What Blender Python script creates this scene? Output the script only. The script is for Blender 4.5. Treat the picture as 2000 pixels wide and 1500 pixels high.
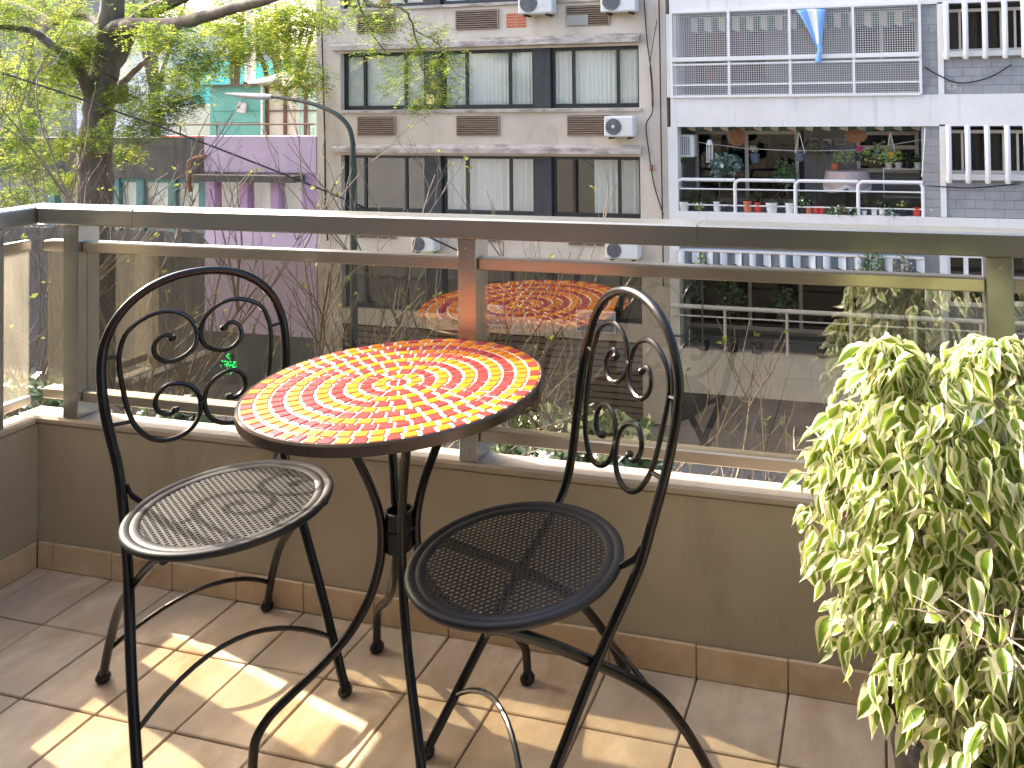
import bpy, math, random
from math import sin, cos, pi, radians
from mathutils import Vector, Matrix, Quaternion
random.seed(11)
scene = bpy.context.scene
for _o in list(bpy.data.objects): bpy.data.objects.remove(_o)
COL = scene.collection

# ------------------------------------------------------------------ camera
FPX, CX, CY = 1569.746, 1313.545, 147.266          # focal length and principal point, in photo pixels (2000 x 1500)
CAMP = Vector((2.2559, -1.7878, 1.3147))
RM = Matrix(((0.9697736, 0.2436097, -0.013906), (-0.01838, 0.0161019, -0.9997014), (-0.2433131, 0.9697397, 0.0200927)))
cam_d = bpy.data.cameras.new('camera'); cam = bpy.data.objects.new('camera', cam_d); COL.objects.link(cam)
_x = RM[0].normalized(); _f = (RM[2] - _x * RM[2].dot(_x)).normalized(); _y = (-_f).cross(_x)
cam.matrix_world = Matrix(((_x.x, _y.x, -_f.x, CAMP.x), (_x.y, _y.y, -_f.y, CAMP.y), (_x.z, _y.z, -_f.z, CAMP.z), (0, 0, 0, 1)))
cam_d.sensor_width = 36; cam_d.sensor_fit = 'HORIZONTAL'; cam_d.lens = FPX / 2000 * 36
cam_d.shift_x = (1000 - CX) / 2000; cam_d.shift_y = (CY - 750) / 2000
cam_d.clip_start = 0.05; cam_d.clip_end = 2000
scene.camera = cam

# ------------------------------------------------------------------ light
SUN_AZ, SUN_EL = radians(-13.8), radians(34.2)      # direction in which the shadows run, and height of the sun
world = bpy.data.worlds.new('World'); scene.world = world; world.use_nodes = True
nt = world.node_tree; nt.nodes.clear()
sky = nt.nodes.new('ShaderNodeTexSky'); sky.sky_type = 'NISHITA'; sky.sun_disc = False
to_sun = Vector((-cos(SUN_AZ) * cos(SUN_EL), -sin(SUN_AZ) * cos(SUN_EL), sin(SUN_EL)))
sky.sun_elevation = SUN_EL; sky.sun_rotation = math.atan2(to_sun.x, to_sun.y)
sky.air_density = 0.65; sky.dust_density = 4.5; sky.ozone_density = 0.6
bg = nt.nodes.new('ShaderNodeBackground'); bg.inputs['Strength'].default_value = 0.15
wo = nt.nodes.new('ShaderNodeOutputWorld')
nt.links.new(sky.outputs[0], bg.inputs[0]); nt.links.new(bg.outputs[0], wo.inputs[0])
sun_d = bpy.data.lights.new('sun', 'SUN'); sun_d.energy = 2.75; sun_d.angle = radians(0.5); sun_d.color = (1.0, 0.89, 0.73)
sun = bpy.data.objects.new('sun', sun_d); COL.objects.link(sun); sun.location = (-8, 3, 9)
sun.rotation_euler = (-to_sun).to_track_quat('-Z', 'Y').to_euler()
vs = scene.view_settings; vs.view_transform = 'Standard'; vs.look = 'None'; vs.exposure = 2.55; vs.gamma = 1.0
vs.use_curve_mapping = False

# ------------------------------------------------------------------ helpers
def at(u, v, Y):
    """point on the plane y=Y that the camera sees at photo pixel (u,v): used to read real sizes off the photograph"""
    d = RM.transposed() @ Vector(((u - CX) / FPX, (v - CY) / FPX, 1.0))
    return CAMP + d * ((Y - CAMP.y) / d.y)
def X(u, v, Y=17.0): return at(u, v, Y).x
def Z(u, v, Y=17.0): return at(u, v, Y).z

MATS = {}
def nodes_of(name):
    m = bpy.data.materials.new(name); m.use_nodes = True; MATS[name] = m
    n = m.node_tree; b = n.nodes['Principled BSDF']; return m, n, b
def mat(name, c1, c2=None, scale=6.0, stretch=(1, 1, 1), lo=.35, hi=.68, rough=.6, metal=0.0, bump=0.0, bscale=60.0, spec=.5,
        c3=None, scale3=1.2, lo3=.5, hi3=.75, stretch3=(1, 1, 1), coat=0.0, rvar=0.0):
    m, n, b = nodes_of(name)
    b.inputs['Roughness'].default_value = rough; b.inputs['Metallic'].default_value = metal
    b.inputs['Specular IOR Level'].default_value = spec; b.inputs['Coat Weight'].default_value = coat
    b.inputs['Base Color'].default_value = (*c1, 1)
    L = n.links.new
    if c2 is not None or bump or c3 is not None or rvar:
        geo = n.nodes.new('ShaderNodeNewGeometry')
        def noise(sc, st, det=6):
            mp = n.nodes.new('ShaderNodeVectorMath'); mp.operation = 'MULTIPLY'; mp.inputs[1].default_value = st
            L(geo.outputs['Position'], mp.inputs[0])
            t = n.nodes.new('ShaderNodeTexNoise'); t.inputs['Scale'].default_value = sc; t.inputs['Detail'].default_value = det
            t.inputs['Roughness'].default_value = .6
            L(mp.outputs[0], t.inputs['Vector']); return t
        src = None
        if c2 is not None:
            t = noise(scale, stretch); r = n.nodes.new('ShaderNodeValToRGB')
            r.color_ramp.elements[0].position = lo; r.color_ramp.elements[1].position = hi
            r.color_ramp.elements[0].color = (*c1, 1); r.color_ramp.elements[1].color = (*c2, 1)
            L(t.outputs['Fac'], r.inputs[0]); src = r.outputs[0]
        if c3 is not None:
            t3 = noise(scale3, stretch3); r3 = n.nodes.new('ShaderNodeMapRange')
            r3.inputs[1].default_value = lo3; r3.inputs[2].default_value = hi3
            L(t3.outputs['Fac'], r3.inputs[0])
            mx = n.nodes.new('ShaderNodeMix'); mx.data_type = 'RGBA'
            L(r3.outputs[0], mx.inputs[0])
            if src: L(src, mx.inputs[6])
            else: mx.inputs[6].default_value = (*c1, 1)
            mx.inputs[7].default_value = (*c3, 1); src = mx.outputs[2]
        if src: L(src, b.inputs['Base Color'])
        if bump:
            tb = noise(bscale, (1, 1, 1), 5); bp = n.nodes.new('ShaderNodeBump'); bp.inputs['Strength'].default_value = bump
            bp.inputs['Distance'].default_value = .01
            L(tb.outputs['Fac'], bp.inputs['Height']); L(bp.outputs[0], b.inputs['Normal'])
        if rvar:
            tr = noise(14, (1, 1, 1)); rr = n.nodes.new('ShaderNodeMapRange'); rr.inputs[3].default_value = max(.02, rough - rvar)
            rr.inputs[4].default_value = min(1, rough + rvar); L(tr.outputs['Fac'], rr.inputs[0]); L(rr.outputs[0], b.inputs['Roughness'])
    return m
def leafmat(name, c, c2=None, trans=.45, rough=.45, tc=None, scale=5.0, gloss=.12):
    m, n, b = nodes_of(name); L = n.links.new
    out = n.nodes['Material Output']; n.nodes.remove(b)
    d = n.nodes.new('ShaderNodeBsdfDiffuse'); t = n.nodes.new('ShaderNodeBsdfTranslucent'); g = n.nodes.new('ShaderNodeBsdfGlossy')
    g.inputs['Roughness'].default_value = rough
    m1 = n.nodes.new('ShaderNodeMixShader'); m1.inputs[0].default_value = trans
    m2 = n.nodes.new('ShaderNodeMixShader')
    fr = n.nodes.new('ShaderNodeFresnel'); fr.inputs[0].default_value = 1.4
    mu = n.nodes.new('ShaderNodeMath'); mu.operation = 'MULTIPLY'; mu.inputs[1].default_value = gloss * 8
    L(fr.outputs[0], mu.inputs[0]); L(mu.outputs[0], m2.inputs[0])
    tc = tc or tuple(min(1, x * 1.5) for x in c)
    t.inputs[0].default_value = (*tc, 1); d.inputs[0].default_value = (*c, 1)
    if c2:
        geo = n.nodes.new('ShaderNodeNewGeometry'); ns = n.nodes.new('ShaderNodeTexNoise'); ns.inputs['Scale'].default_value = scale
        ns.inputs['Detail'].default_value = 3
        r = n.nodes.new('ShaderNodeMapRange'); r.inputs[1].default_value = .4; r.inputs[2].default_value = .62
        L(geo.outputs['Position'], ns.inputs['Vector']); L(ns.outputs['Fac'], r.inputs[0])
        for sh, a, bb in ((d, c, c2), (t, tc, tuple(min(1, x * 1.5) for x in c2))):
            mx = n.nodes.new('ShaderNodeMix'); mx.data_type = 'RGBA'; L(r.outputs[0], mx.inputs[0])
            mx.inputs[6].default_value = (*a, 1); mx.inputs[7].default_value = (*bb, 1); L(mx.outputs[2], sh.inputs[0])
    L(d.outputs[0], m1.inputs[1]); L(t.outputs[0], m1.inputs[2]); L(m1.outputs[0], m2.inputs[1]); L(g.outputs[0], m2.inputs[2])
    L(m2.outputs[0], out.inputs[0]); return m
def glassmat(name, tint, ior=1.5, boost=1.0, rough=0.0, coat=0.0, haze=0.0, hazec=(.6, .6, .55), hscale=4.0):
    """thin pane: what is behind shows through the tint, Fresnel reflection on top, optional film of dust"""
    m, n, b = nodes_of(name); L = n.links.new; out = n.nodes['Material Output']; n.nodes.remove(b)
    t = n.nodes.new('ShaderNodeBsdfTransparent'); t.inputs[0].default_value = (*tint, 1)
    g = n.nodes.new('ShaderNodeBsdfGlossy'); g.inputs['Roughness'].default_value = rough
    fr = n.nodes.new('ShaderNodeFresnel'); gb = n.nodes.new('ShaderNodeNewGeometry'); ib = n.nodes.new('ShaderNodeMapRange')
    ib.inputs[3].default_value = ior; ib.inputs[4].default_value = 1 / ior      # a thin pane: no total reflection on its far side
    L(gb.outputs['Backfacing'], ib.inputs[0]); L(ib.outputs[0], fr.inputs[0])
    mu = n.nodes.new('ShaderNodeMath'); mu.operation = 'MULTIPLY'; mu.inputs[1].default_value = boost; mu.use_clamp = True
    mx = n.nodes.new('ShaderNodeMixShader')
    ad = n.nodes.new('ShaderNodeMath'); ad.operation = 'ADD'; ad.inputs[1].default_value = coat; ad.use_clamp = True
    fs = n.nodes.new('ShaderNodeMath'); fs.operation = 'SUBTRACT'; fs.inputs[0].default_value = 1.0; L(gb.outputs['Backfacing'], fs.inputs[1])
    mf = n.nodes.new('ShaderNodeMath'); mf.operation = 'MULTIPLY'
    L(fr.outputs[0], mu.inputs[0]); L(mu.outputs[0], ad.inputs[0]); L(ad.outputs[0], mf.inputs[0]); L(fs.outputs[0], mf.inputs[1])
    L(mf.outputs[0], mx.inputs[0]); L(g.outputs[0], mx.inputs[2])
    base = t.outputs[0]
    if haze:
        d = n.nodes.new('ShaderNodeBsdfDiffuse'); d.inputs[0].default_value = (*hazec, 1)
        tl = n.nodes.new('ShaderNodeBsdfTranslucent'); tl.inputs[0].default_value = (*hazec, 1)
        a = n.nodes.new('ShaderNodeMixShader'); a.inputs[0].default_value = .5; L(d.outputs[0], a.inputs[1]); L(tl.outputs[0], a.inputs[2])
        geo = n.nodes.new('ShaderNodeNewGeometry'); ns = n.nodes.new('ShaderNodeTexNoise'); ns.inputs['Scale'].default_value = hscale; ns.inputs['Detail'].default_value = 6
        vm = n.nodes.new('ShaderNodeVectorMath'); vm.operation = 'MULTIPLY'; vm.inputs[1].default_value = (1.6, 1.6, .6)
        L(geo.outputs['Position'], vm.inputs[0]); L(vm.outputs[0], ns.inputs['Vector'])
        r = n.nodes.new('ShaderNodeMapRange'); r.inputs[1].default_value = .3; r.inputs[2].default_value = .75; r.inputs[3].default_value = haze * .4; r.inputs[4].default_value = haze
        L(ns.outputs['Fac'], r.inputs[0])
        h = n.nodes.new('ShaderNodeMixShader'); L(r.outputs[0], h.inputs[0]); L(t.outputs[0], h.inputs[1]); L(a.outputs[0], h.inputs[2]); base = h.outputs[0]
    L(base, mx.inputs[1]); L(mx.outputs[0], out.inputs[0]); return m

class MB:
    """collects vertices and faces; build() links them as ONE mesh object"""
    def __init__(s): s.v = []; s.f = []; s.m = []; s.cur = 0
    def add(s, vs_, fs):
        o = len(s.v); s.v += [tuple(p) for p in vs_]; s.f += [tuple(i + o for i in f) for f in fs]; s.m += [s.cur] * len(fs); return s
    def box(s, x0, x1, y0, y1, z0, z1, bev=0.0):
        if x0 > x1: x0, x1 = x1, x0
        if y0 > y1: y0, y1 = y1, y0
        if z0 > z1: z0, z1 = z1, z0
        if not bev:
            return s.add([(x0, y0, z0), (x1, y0, z0), (x1, y1, z0), (x0, y1, z0), (x0, y0, z1), (x1, y0, z1), (x1, y1, z1), (x0, y1, z1)],
                         [(0, 3, 2, 1), (4, 5, 6, 7), (0, 1, 5, 4), (1, 2, 6, 5), (2, 3, 7, 6), (3, 0, 4, 7)])
        b = min(bev, (x1 - x0) * .45, (y1 - y0) * .45, (z1 - z0) * .45)
        V = []; F = []
        for sx, x in ((0, x0), (1, x1)):
            for sy, y in ((0, y0), (1, y1)):
                for sz, z in ((0, z0), (1, z1)):
                    ix = b if sx == 0 else -b; iy = b if sy == 0 else -b; iz = b if sz == 0 else -b
                    V += [(x, y + iy, z + iz), (x + ix, y, z + iz), (x + ix, y + iy, z)]
        I = lambda a, b_, c, k: (a * 4 + b_ * 2 + c) * 3 + k
        for a in (0, 1):
            q = [I(a, 0, 0, 0), I(a, 1, 0, 0), I(a, 1, 1, 0), I(a, 0, 1, 0)]; F.append(q if a else q[::-1])
            q = [I(0, a, 0, 1), I(1, a, 0, 1), I(1, a, 1, 1), I(0, a, 1, 1)]; F.append(q if not a else q[::-1])
            q = [I(0, 0, a, 2), I(1, 0, a, 2), I(1, 1, a, 2), I(0, 1, a, 2)]; F.append(q if a else q[::-1])
        for a in (0, 1):
            for c in (0, 1):
                F.append([I(0, a, c, 1), I(1, a, c, 1), I(1, a, c, 2), I(0, a, c, 2)])
                F.append([I(a, 0, c, 0), I(a, 1, c, 0), I(a, 1, c, 2), I(a, 0, c, 2)])
                F.append([I(a, c, 0, 0), I(a, c, 1, 0), I(a, c, 1, 1), I(a, c, 0, 1)])
                for d in (0, 1): F.append([I(a, c, d, 0), I(a, c, d, 1), I(a, c, d, 2)]) if False else None
        for a in (0, 1):
            for c in (0, 1):
                for d in (0, 1): F.append([I(a, c, d, 0), I(a, c, d, 1), I(a, c, d, 2)])
        return s.add(V, F)
    def tube(s, pts, r, n=8, cap=True, closed=False):
        pts = [Vector(p) for p in pts]; k = len(pts); rs = r if isinstance(r, (list, tuple)) else [r] * k
        V = []; F = []; nrm = None
        for i, p in enumerate(pts):
            if closed: t = (pts[(i + 1) % k] - pts[i - 1])
            else: t = (pts[min(i + 1, k - 1)] - pts[max(i - 1, 0)])
            t = t.normalized() if t.length > 1e-9 else Vector((0, 0, 1))
            if nrm is None:
                a = Vector((0, 0, 1)) if abs(t.z) < .9 else Vector((1, 0, 0)); nrm = t.cross(a).normalized()
            nrm = (nrm - t * nrm.dot(t)); nrm = nrm.normalized() if nrm.length > 1e-6 else t.orthogonal().normalized()
            bn = t.cross(nrm)
            for j in range(n):
                a = 2 * pi * j / n; V.append(p + nrm * (rs[i] * cos(a)) + bn * (rs[i] * sin(a)))
        for i in range(k if closed else k - 1):
            i2 = (i + 1) % k
            for j in range(n): F.append((i * n + j, i * n + (j + 1) % n, i2 * n + (j + 1) % n, i2 * n + j))
        if cap and not closed: F.append(tuple(range(n))[::-1]); F.append(tuple(range((k - 1) * n, k * n)))
        return s.add(V, F)
    def lathe(s, prof, c=(0, 0, 0), n=24, axis='z', cap=True):
        V = []; F = []
        for r, h in prof:
            for j in range(n):
                a = 2 * pi * j / n
                if axis == 'z': V.append((c[0] + r * cos(a), c[1] + r * sin(a), c[2] + h))
                else: V.append((c[0] + r * cos(a), c[1] - h, c[2] + r * sin(a)))
        k = len(prof)
        for i in range(k - 1):
            for j in range(n): F.append((i * n + j, i * n + (j + 1) % n, (i + 1) * n + (j + 1) % n, (i + 1) * n + j))
        if cap: F.append(tuple(range(n))[::-1]); F.append(tuple(range((k - 1) * n, k * n)))
        return s.add(V, F)
    def quad(s, a, b, c, d): return s.add([a, b, c, d], [(0, 1, 2, 3)])
    def mesh(s, name, mats, smooth=True):
        me = bpy.data.meshes.new(name); me.from_pydata(s.v, [], s.f)
        for m_ in (mats if isinstance(mats, (list, tuple)) else [mats]): me.materials.append(MATS[m_] if isinstance(m_, str) else m_)
        if isinstance(mats, (list, tuple)) and len(mats) > 1: me.polygons.foreach_set('material_index', s.m)
        if smooth:
            me.polygons.foreach_set('use_smooth', [True] * len(me.polygons))
            try: me.set_sharp_from_angle(angle=radians(38))
            except Exception: pass
        me.update(); return me
    def build(s, name, mats, parent=None, smooth=True):
        return link(name, s.mesh(name, mats, smooth), parent)
def link(name, me, parent=None, loc=None, rot=None):
    o = bpy.data.objects.new(name, me); COL.objects.link(o)
    if parent is not None: o.parent = parent
    if loc is not None: o.location = loc
    if rot is not None: o.rotation_euler = rot
    return o
def tag(o, label, cat=None, group=None, kind=None):
    if label: o['label'] = label
    if cat: o['category'] = cat
    if group: o['group'] = group
    if kind: o['kind'] = kind
    return o
def empty(name, loc=(0, 0, 0), rz=0.0, label=None, cat=None, group=None):
    o = bpy.data.objects.new(name, None); COL.objects.link(o); o.location = loc; o.rotation_euler = (0, 0, rz); o.empty_display_size = .1
    return tag(o, label, cat, group) if label else o
def bx(name, m, parent, x0, x1, y0, y1, z0, z1, bev=0.0):
    return MB().box(x0, x1, y0, y1, z0, z1, bev).build(name, m, parent, smooth=False)
def spline(pts, n=8):
    """Catmull-Rom through the points"""
    P = [Vector(p) for p in pts]; out = []
    for i in range(len(P) - 1):
        p0 = P[max(i - 1, 0)]; p1 = P[i]; p2 = P[i + 1]; p3 = P[min(i + 2, len(P) - 1)]
        for k in range(n):
            t = k / n
            out.append(.5 * ((2 * p1) + (-p0 + p2) * t + (2 * p0 - 5 * p1 + 4 * p2 - p3) * t * t + (-p0 + 3 * p1 - 3 * p2 + p3) * t ** 3))
    out.append(P[-1]); return out
def text_obj(name, body, size, m, loc, parent=None, rot=(pi / 2, 0, 0), depth=.004, align='CENTER'):
    c = bpy.data.curves.new(name, 'FONT'); c.body = body; c.size = size; c.extrude = depth; c.align_x = align; c.align_y = 'CENTER'
    t = bpy.data.objects.new(name + '_tmp', c); COL.objects.link(t)
    dg = bpy.context.evaluated_depsgraph_get(); me = bpy.data.meshes.new_from_object(t.evaluated_get(dg)); bpy.data.objects.remove(t)
    me.materials.clear(); me.materials.append(MATS[m]); o = link(name, me, parent, loc, rot); return o

# ------------------------------------------------------------------ materials
mat('tile_stone', (.50, .36, .22), (.74, .60, .44), scale=11, stretch=(1, .55, 1), lo=.36, hi=.64, rough=.46, bump=.12, bscale=90, c3=(.46, .39, .305), scale3=3.2, lo3=.45, hi3=.7, rvar=.12, spec=.4)
mat('skirting_stone', (.52, .375, .225), (.65, .50, .34), scale=14, rough=.5, bump=.15, bscale=70, c3=(.36, .23, .12), scale3=5, lo3=.55, hi3=.8)
mat('grout', (.115, .092, .072), (.18, .145, .11), scale=25, rough=.9)
mat('parapet_plaster', (.36, .31, .225), (.42, .365, .275), scale=3.5, rough=.75, bump=.22, bscale=160, c3=(.245, .2, .14), scale3=4.5, lo3=.58, hi3=.82, stretch3=(1, 1, .35))
mat('ledge_plaster', (.36, .30, .225), (.44, .375, .295), scale=7, rough=.8, bump=.15, bscale=120, c3=(.33, .27, .2), scale3=9, lo3=.55, hi3=.8)
mat('rail_aluminium', (.33, .335, .32), (.39, .395, .375), scale=20, stretch=(.15, 1, 1), rough=.27, metal=.8, c3=(.30, .305, .27), scale3=2.5, lo3=.4, hi3=.9)
mat('bead_aluminium', (.46, .42, .35), (.52, .47, .4), scale=20, stretch=(.1, 1, 1), rough=.28, metal=.8, c3=(.34, .28, .2), scale3=9, lo3=.6, hi3=.85)
glassmat('tinted_glass', (.72, .685, .60), ior=1.5, boost=1.0, coat=.14, haze=.004, hazec=(.62, .58, .5), hscale=2.5)
glassmat('dusty_glass', (.88, .83, .73), ior=1.5, boost=1.0, coat=.04, haze=.16, hazec=(.72, .71, .64), hscale=6.0)
glassmat('window_glass', (.95, .965, .955), ior=1.5, boost=1.5, coat=.14, haze=.02)
glassmat('dark_glass', (.33, .35, .34), ior=1.5, boost=2.0)
glassmat('balustrade_glass', (.55, .57, .55), ior=1.45, boost=1.2)
mat('black_iron', (.004, .004, .005), (.008, .0075, .007), scale=30, rough=.24, metal=0, spec=.4, bump=.05, bscale=45)
mat('seat_iron', (.008, .008, .010), rough=.52, spec=.5, bump=.05, bscale=120)
mat('table_rim', (.05, .035, .028), (.09, .06, .045), scale=12, rough=.22, metal=.35, spec=.6)
mat('mosaic_grout', (.72, .68, .62), (.6, .56, .5), scale=40, rough=.7, bump=.1, bscale=200)
mat('mosaic_orange', (.68, .20, .011), (.72, .25, .018), scale=55, rough=.24, spec=.5, bump=.05, bscale=120)
mat('mosaic_red', (.38, .036, .032), (.46, .06, .05), scale=55, rough=.24, spec=.5, bump=.05, bscale=120)
mat('pot_black', (.012, .013, .015), (.02, .02, .022), scale=30, rough=.32)
mat('soil', (.06, .035, .02), (.13, .085, .05), scale=60, rough=.95, bump=.8, bscale=90)
mat('twig_bark', (.115, .09, .065), (.20, .165, .12), scale=30, rough=.8)
mat('ficus_bark', (.26, .2, .14), (.4, .34, .26), scale=40, rough=.75)
leafmat('leaf_green', (.09, .17, .025), (.22, .31, .045), trans=.42, tc=(.34, .44, .04), rough=.3, scale=18, gloss=.06)
leafmat('leaf_cream', (.66, .64, .34), (.80, .78, .54), trans=.42, tc=(.72, .70, .34), rough=.3, scale=18, gloss=.06)
# ================================================================== THE BALCONY
S = .205                                            # floor tile pitch
floor = MB().box(-.2, 3.3, -2.45, .09, -.25, -.006).build('balcony_floor', 'grout', smooth=False); floor['kind'] = 'structure'
def tile_mesh(w, d):
    g = .0022; return MB().box(g, w - g, -d + g, -g, -.012, 0, .0022).mesh('tile', 'tile_stone', smooth=False)
row_y = [0.0, -.1945] + [-.1945 - S * k for k in range(1, 11)]
t_first, t_full = tile_mesh(S, .1945), tile_mesh(S, S)
t_edge0, t_edge = MB().box(-.0575, -.0022, -.1945 + .0022, -.0022, -.012, 0, .0022).mesh('tile', 'tile_stone', False), MB().box(-.0575, -.0022, -S + .0022, -.0022, -.012, 0, .0022).mesh('tile', 'tile_stone', False)
for j in range(len(row_y) - 1):
    for i in range(-1, 15):
        me = (t_edge0 if j == 0 else t_edge) if i < 0 else (t_first if j == 0 else t_full)
        o = link('tile', me, floor, (max(i, 0) * S, row_y[j], random.uniform(-.0006, .0006)))
        o.rotation_euler = (random.uniform(-.0015, .0015), random.uniform(-.0015, .0015), 0)

par = empty('parapet_wall', (0, 0, 0), 0, 'low brown plastered balcony wall with pale flat ledge under the railing', 'wall')
bx('wall_body', 'parapet_plaster', par, -.128, 3.3, 0, .062, -.25, .398)
bx('side_wall_body', 'parapet_plaster', par, -.128, -.06, -2.45, -.002, -.25, .398)
# ledge slabs: slightly rounded, the front one runs the whole width
bx('ledge', 'ledge_plaster', par, -.134, 3.3, -.004, .066, .399, .421, .006)
bx('ledge', 'ledge_plaster', par, -.134, -.056, -2.45, -.0055, .3985, .4205, .006)
sk_w = MB().box(.0012, S - .0012, -.009, -.0005, .001, .073, .002).mesh('skirting_tile', 'skirting_stone', False)
sk_e = MB().box(-.051, -.0012, -.009, -.0005, .001, .073, .002).mesh('skirting_tile', 'skirting_stone', False)
link('skirting_tile', sk_e, par)
for i in range(0, 15): link('skirting_tile', sk_w, par, (i * S, random.uniform(-.0007, .0003), random.uniform(-.0015, .001)))
sk_s = MB().box(-.0595, -.051, -S + .0012, -.0012, .001, .073, .002).mesh('skirting_tile', 'skirting_stone', False)
for i in range(0, 11): link('skirting_tile', sk_s, par, (0, -.009 - i * S, random.uniform(-.001, .001)))
tag(bx('side_pier', 'parapet_plaster', None, -.16, -.062, -2.45, -.345, .4215, 2.6), 'brown plastered pier rising from the side ledge of the balcony', 'wall')

# the wall of the flat behind the camera, with its glass door (seen only in reflections)
mat('rear_plaster', (.36, .32, .26), (.41, .37, .3), scale=3, rough=.8)
mat('own_facade', (.17, .155, .13), (.21, .195, .16), scale=2, rough=.8)
mat('door_frame', (.20, .19, .17), rough=.4, metal=.5)
rear = empty('rear_facade', (0, -2.45, 0), 0, 'plastered apartment wall with sliding glass door behind the balcony', 'wall')
MB().box(-.2, 1.25, -.2, 0, -.25, 2.7).box(3.25, 3.4, -.2, 0, -.25, 2.7).box(1.25, 3.25, -.2, 0, 2.1, 2.7).build('wall_body', 'rear_plaster', rear, False)
for x0, x1 in ((1.26, 2.28), (2.22, 3.24)):
    d = MB().box(x0, x1, -.1, -.06, 0, .05).box(x0, x1, -.1, -.06, 2.04, 2.09).box(x0, x0 + .05, -.1, -.06, .05, 2.04).box(x1 - .05, x1, -.1, -.06, .05, 2.04).build('door', 'door_frame', rear, False)
    bx('pane', 'dark_glass', d, x0 + .05, x1 - .05, -.083, -.077, .05, 2.04)
MB().box(-14, -.205, -.2, 0, -6.8, 6).box(3.41, 12, -.2, 0, -6.8, 6).box(-.205, 3.41, -.2, 0, 2.75, 6).box(-.205, 3.41, -.2, 0, -6.8, -.26).build('facade', 'own_facade', rear, False)
mat('room_interior', (.16, .14, .11), (.2, .18, .14), scale=2, rough=.8)
MB().box(.9, 3.6, -3.2, -3.1, -.1, 2.6).box(.8, .9, -3.2, -.21, -.1, 2.6).box(3.6, 3.7, -3.2, -.21, -.1, 2.6).box(.8, 3.7, -3.2, -.21, 2.6, 2.7).box(.8, 3.7, -3.2, -.21, -.1, -.02).build('room', 'room_interior', rear, False)

mat('black_frame_rail', (.05, .045, .04), rough=.6)
# ------------------------------------------------------------------ railing
rail = empty('balcony_railing', (0, 0, .42), 0, 'grey aluminium balcony railing with tinted glass panels on the parapet', 'railing')
def rp(name, m, x0, x1, y0, y1, z0, z1, b=.002):
    return MB().box(x0, x1, y0, y1, z0 - .42, z1 - .42, b).build(name, m, rail, smooth=False)
rp('handrail', 'rail_aluminium', -.065, 3.3, -.006, .068, .962, 1.012, .004)
rp('handrail', 'rail_aluminium', -.135, -.0615, -.34, -.0075, .962, 1.0115, .004)
rp('handrail', 'rail_aluminium', -.135, -.066, -.0073, .068, .962, 1.0118, .003)
posts = [(.027, .080), (1.2575, 1.3065), (2.475, 2.528)]
for x0, x1 in posts: rp('post', 'rail_aluminium', x0, x1, 0, .0665, .4215, .9615, .002)
rp('post', 'rail_aluminium', -.128, -.0615, -.19, -.092, .4215, .9615, .002)
spans = [(-.061, .0265), (.0805, 1.257), (1.307, 2.4745), (2.5285, 3.3)]
for k, (a, b) in enumerate(spans):
    rp('glazing_bead', 'bead_aluminium', a, b, .012, .045, .884, .914, .003)
    rp('glazing_bead', 'bead_aluminium', a, b, .012, .045, .466, .496, .003)
    g = MB().box(a + .001, b - .001, .026, .031, .4955 - .42, .8845 - .42).build('glass_pane', 'tinted_glass', rail, False)
for a, b in ((-.0915, .011), (-.34, -.1905)):
    rp('glazing_bead', 'bead_aluminium', -.124, -.099, a, b, .8842, .9142, .003)
    rp('glazing_bead', 'bead_aluminium', -.124, -.099, a, b, .446, .470, .003)
    MB().box(-.113, -.108, a + .001, b - .001, .4695 - .42, .8845 - .42).build('glass_pane', 'dusty_glass', rail, False)

for x in (.275, 1.86): MB().box(x, x + .0012, -.0063, .0683, .9625 - .42, 1.0123 - .42).build('joint', 'black_frame_rail', rail, False)
for x0, x1 in posts:
    for z in (.445, .94): MB().lathe([(.0035, 0), (.0035, .0012), (.001, .0014)], ((x0 + x1) / 2, -.0004, z - .42), 10, 'y').build('screw', 'bead_aluminium', rail)
# ------------------------------------------------------------------ mosaic table
TX, TY, TH, TR = 1.279, -.288, .716, .300
tab = empty('bistro_table', (TX, TY, 0), radians(4), 'round bistro table with orange and red mosaic top on black iron legs', 'table')
MB().lathe([(TR - .004, TH - .0245), (TR, TH - .0225), (TR + .0005, TH - .004), (TR - .0025, TH - .0005), (TR - .005, TH - .0005), (TR - .0052, TH - .004), (TR - .02, TH - .012), (TR - .022, TH - .0245)], n=128, cap=False).build('rim', 'table_rim', tab)
MB().lathe([(TR - .0055, TH - .0235), (TR - .0055, TH - .0022), (.004, TH - .0022)], n=96).build('table_bed', 'mosaic_grout', tab)
mos = []
rings = 10; r_out = .2925; pitch = .0273; rt = .0218
for k in range(rings, 0, -1):
    rc = r_out - pitch * (rings - k) - rt / 2
    n = max(7, int(round(2 * pi * rc / .0292)))
    if k == rings and n % 2: n += 1
    ph = random.uniform(0, 1)
    for i in range(n):
        a = 2 * pi * (i + ph) / n
        col = ('mosaic_red' if i % 2 else 'mosaic_orange') if k == rings else ('mosaic_red' if k % 2 == 0 else 'mosaic_orange')
        mos.append((rc, a, col, 2 * pi * rc / n - .0056))
tile_meshes = {}
def mosaic_v(rc, a, w, j):
    ca, sa = cos(a), sin(a); h = rt / 2; hw = w / 2; t = h * hw / max(rc, .03) * .75
    base = [(-h, -hw + t), (h, -hw - t), (h, hw + t), (-h, hw - t)]
    V = []
    for z, ins in ((-.003, 0), (-.0004, 0), (.0003, .0012)):
        for rx, ty in base:
            rx2 = rx - math.copysign(ins, rx); ty2 = ty - math.copysign(ins, ty)
            V.append((rx2, ty2, z))
    return V
MF = [(8, 9, 10, 11)] + [(r * 4 + i, r * 4 + (i + 1) % 4, r * 4 + 4 + (i + 1) % 4, r * 4 + 4 + i) for r in (0, 1) for i in range(4)]
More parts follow.
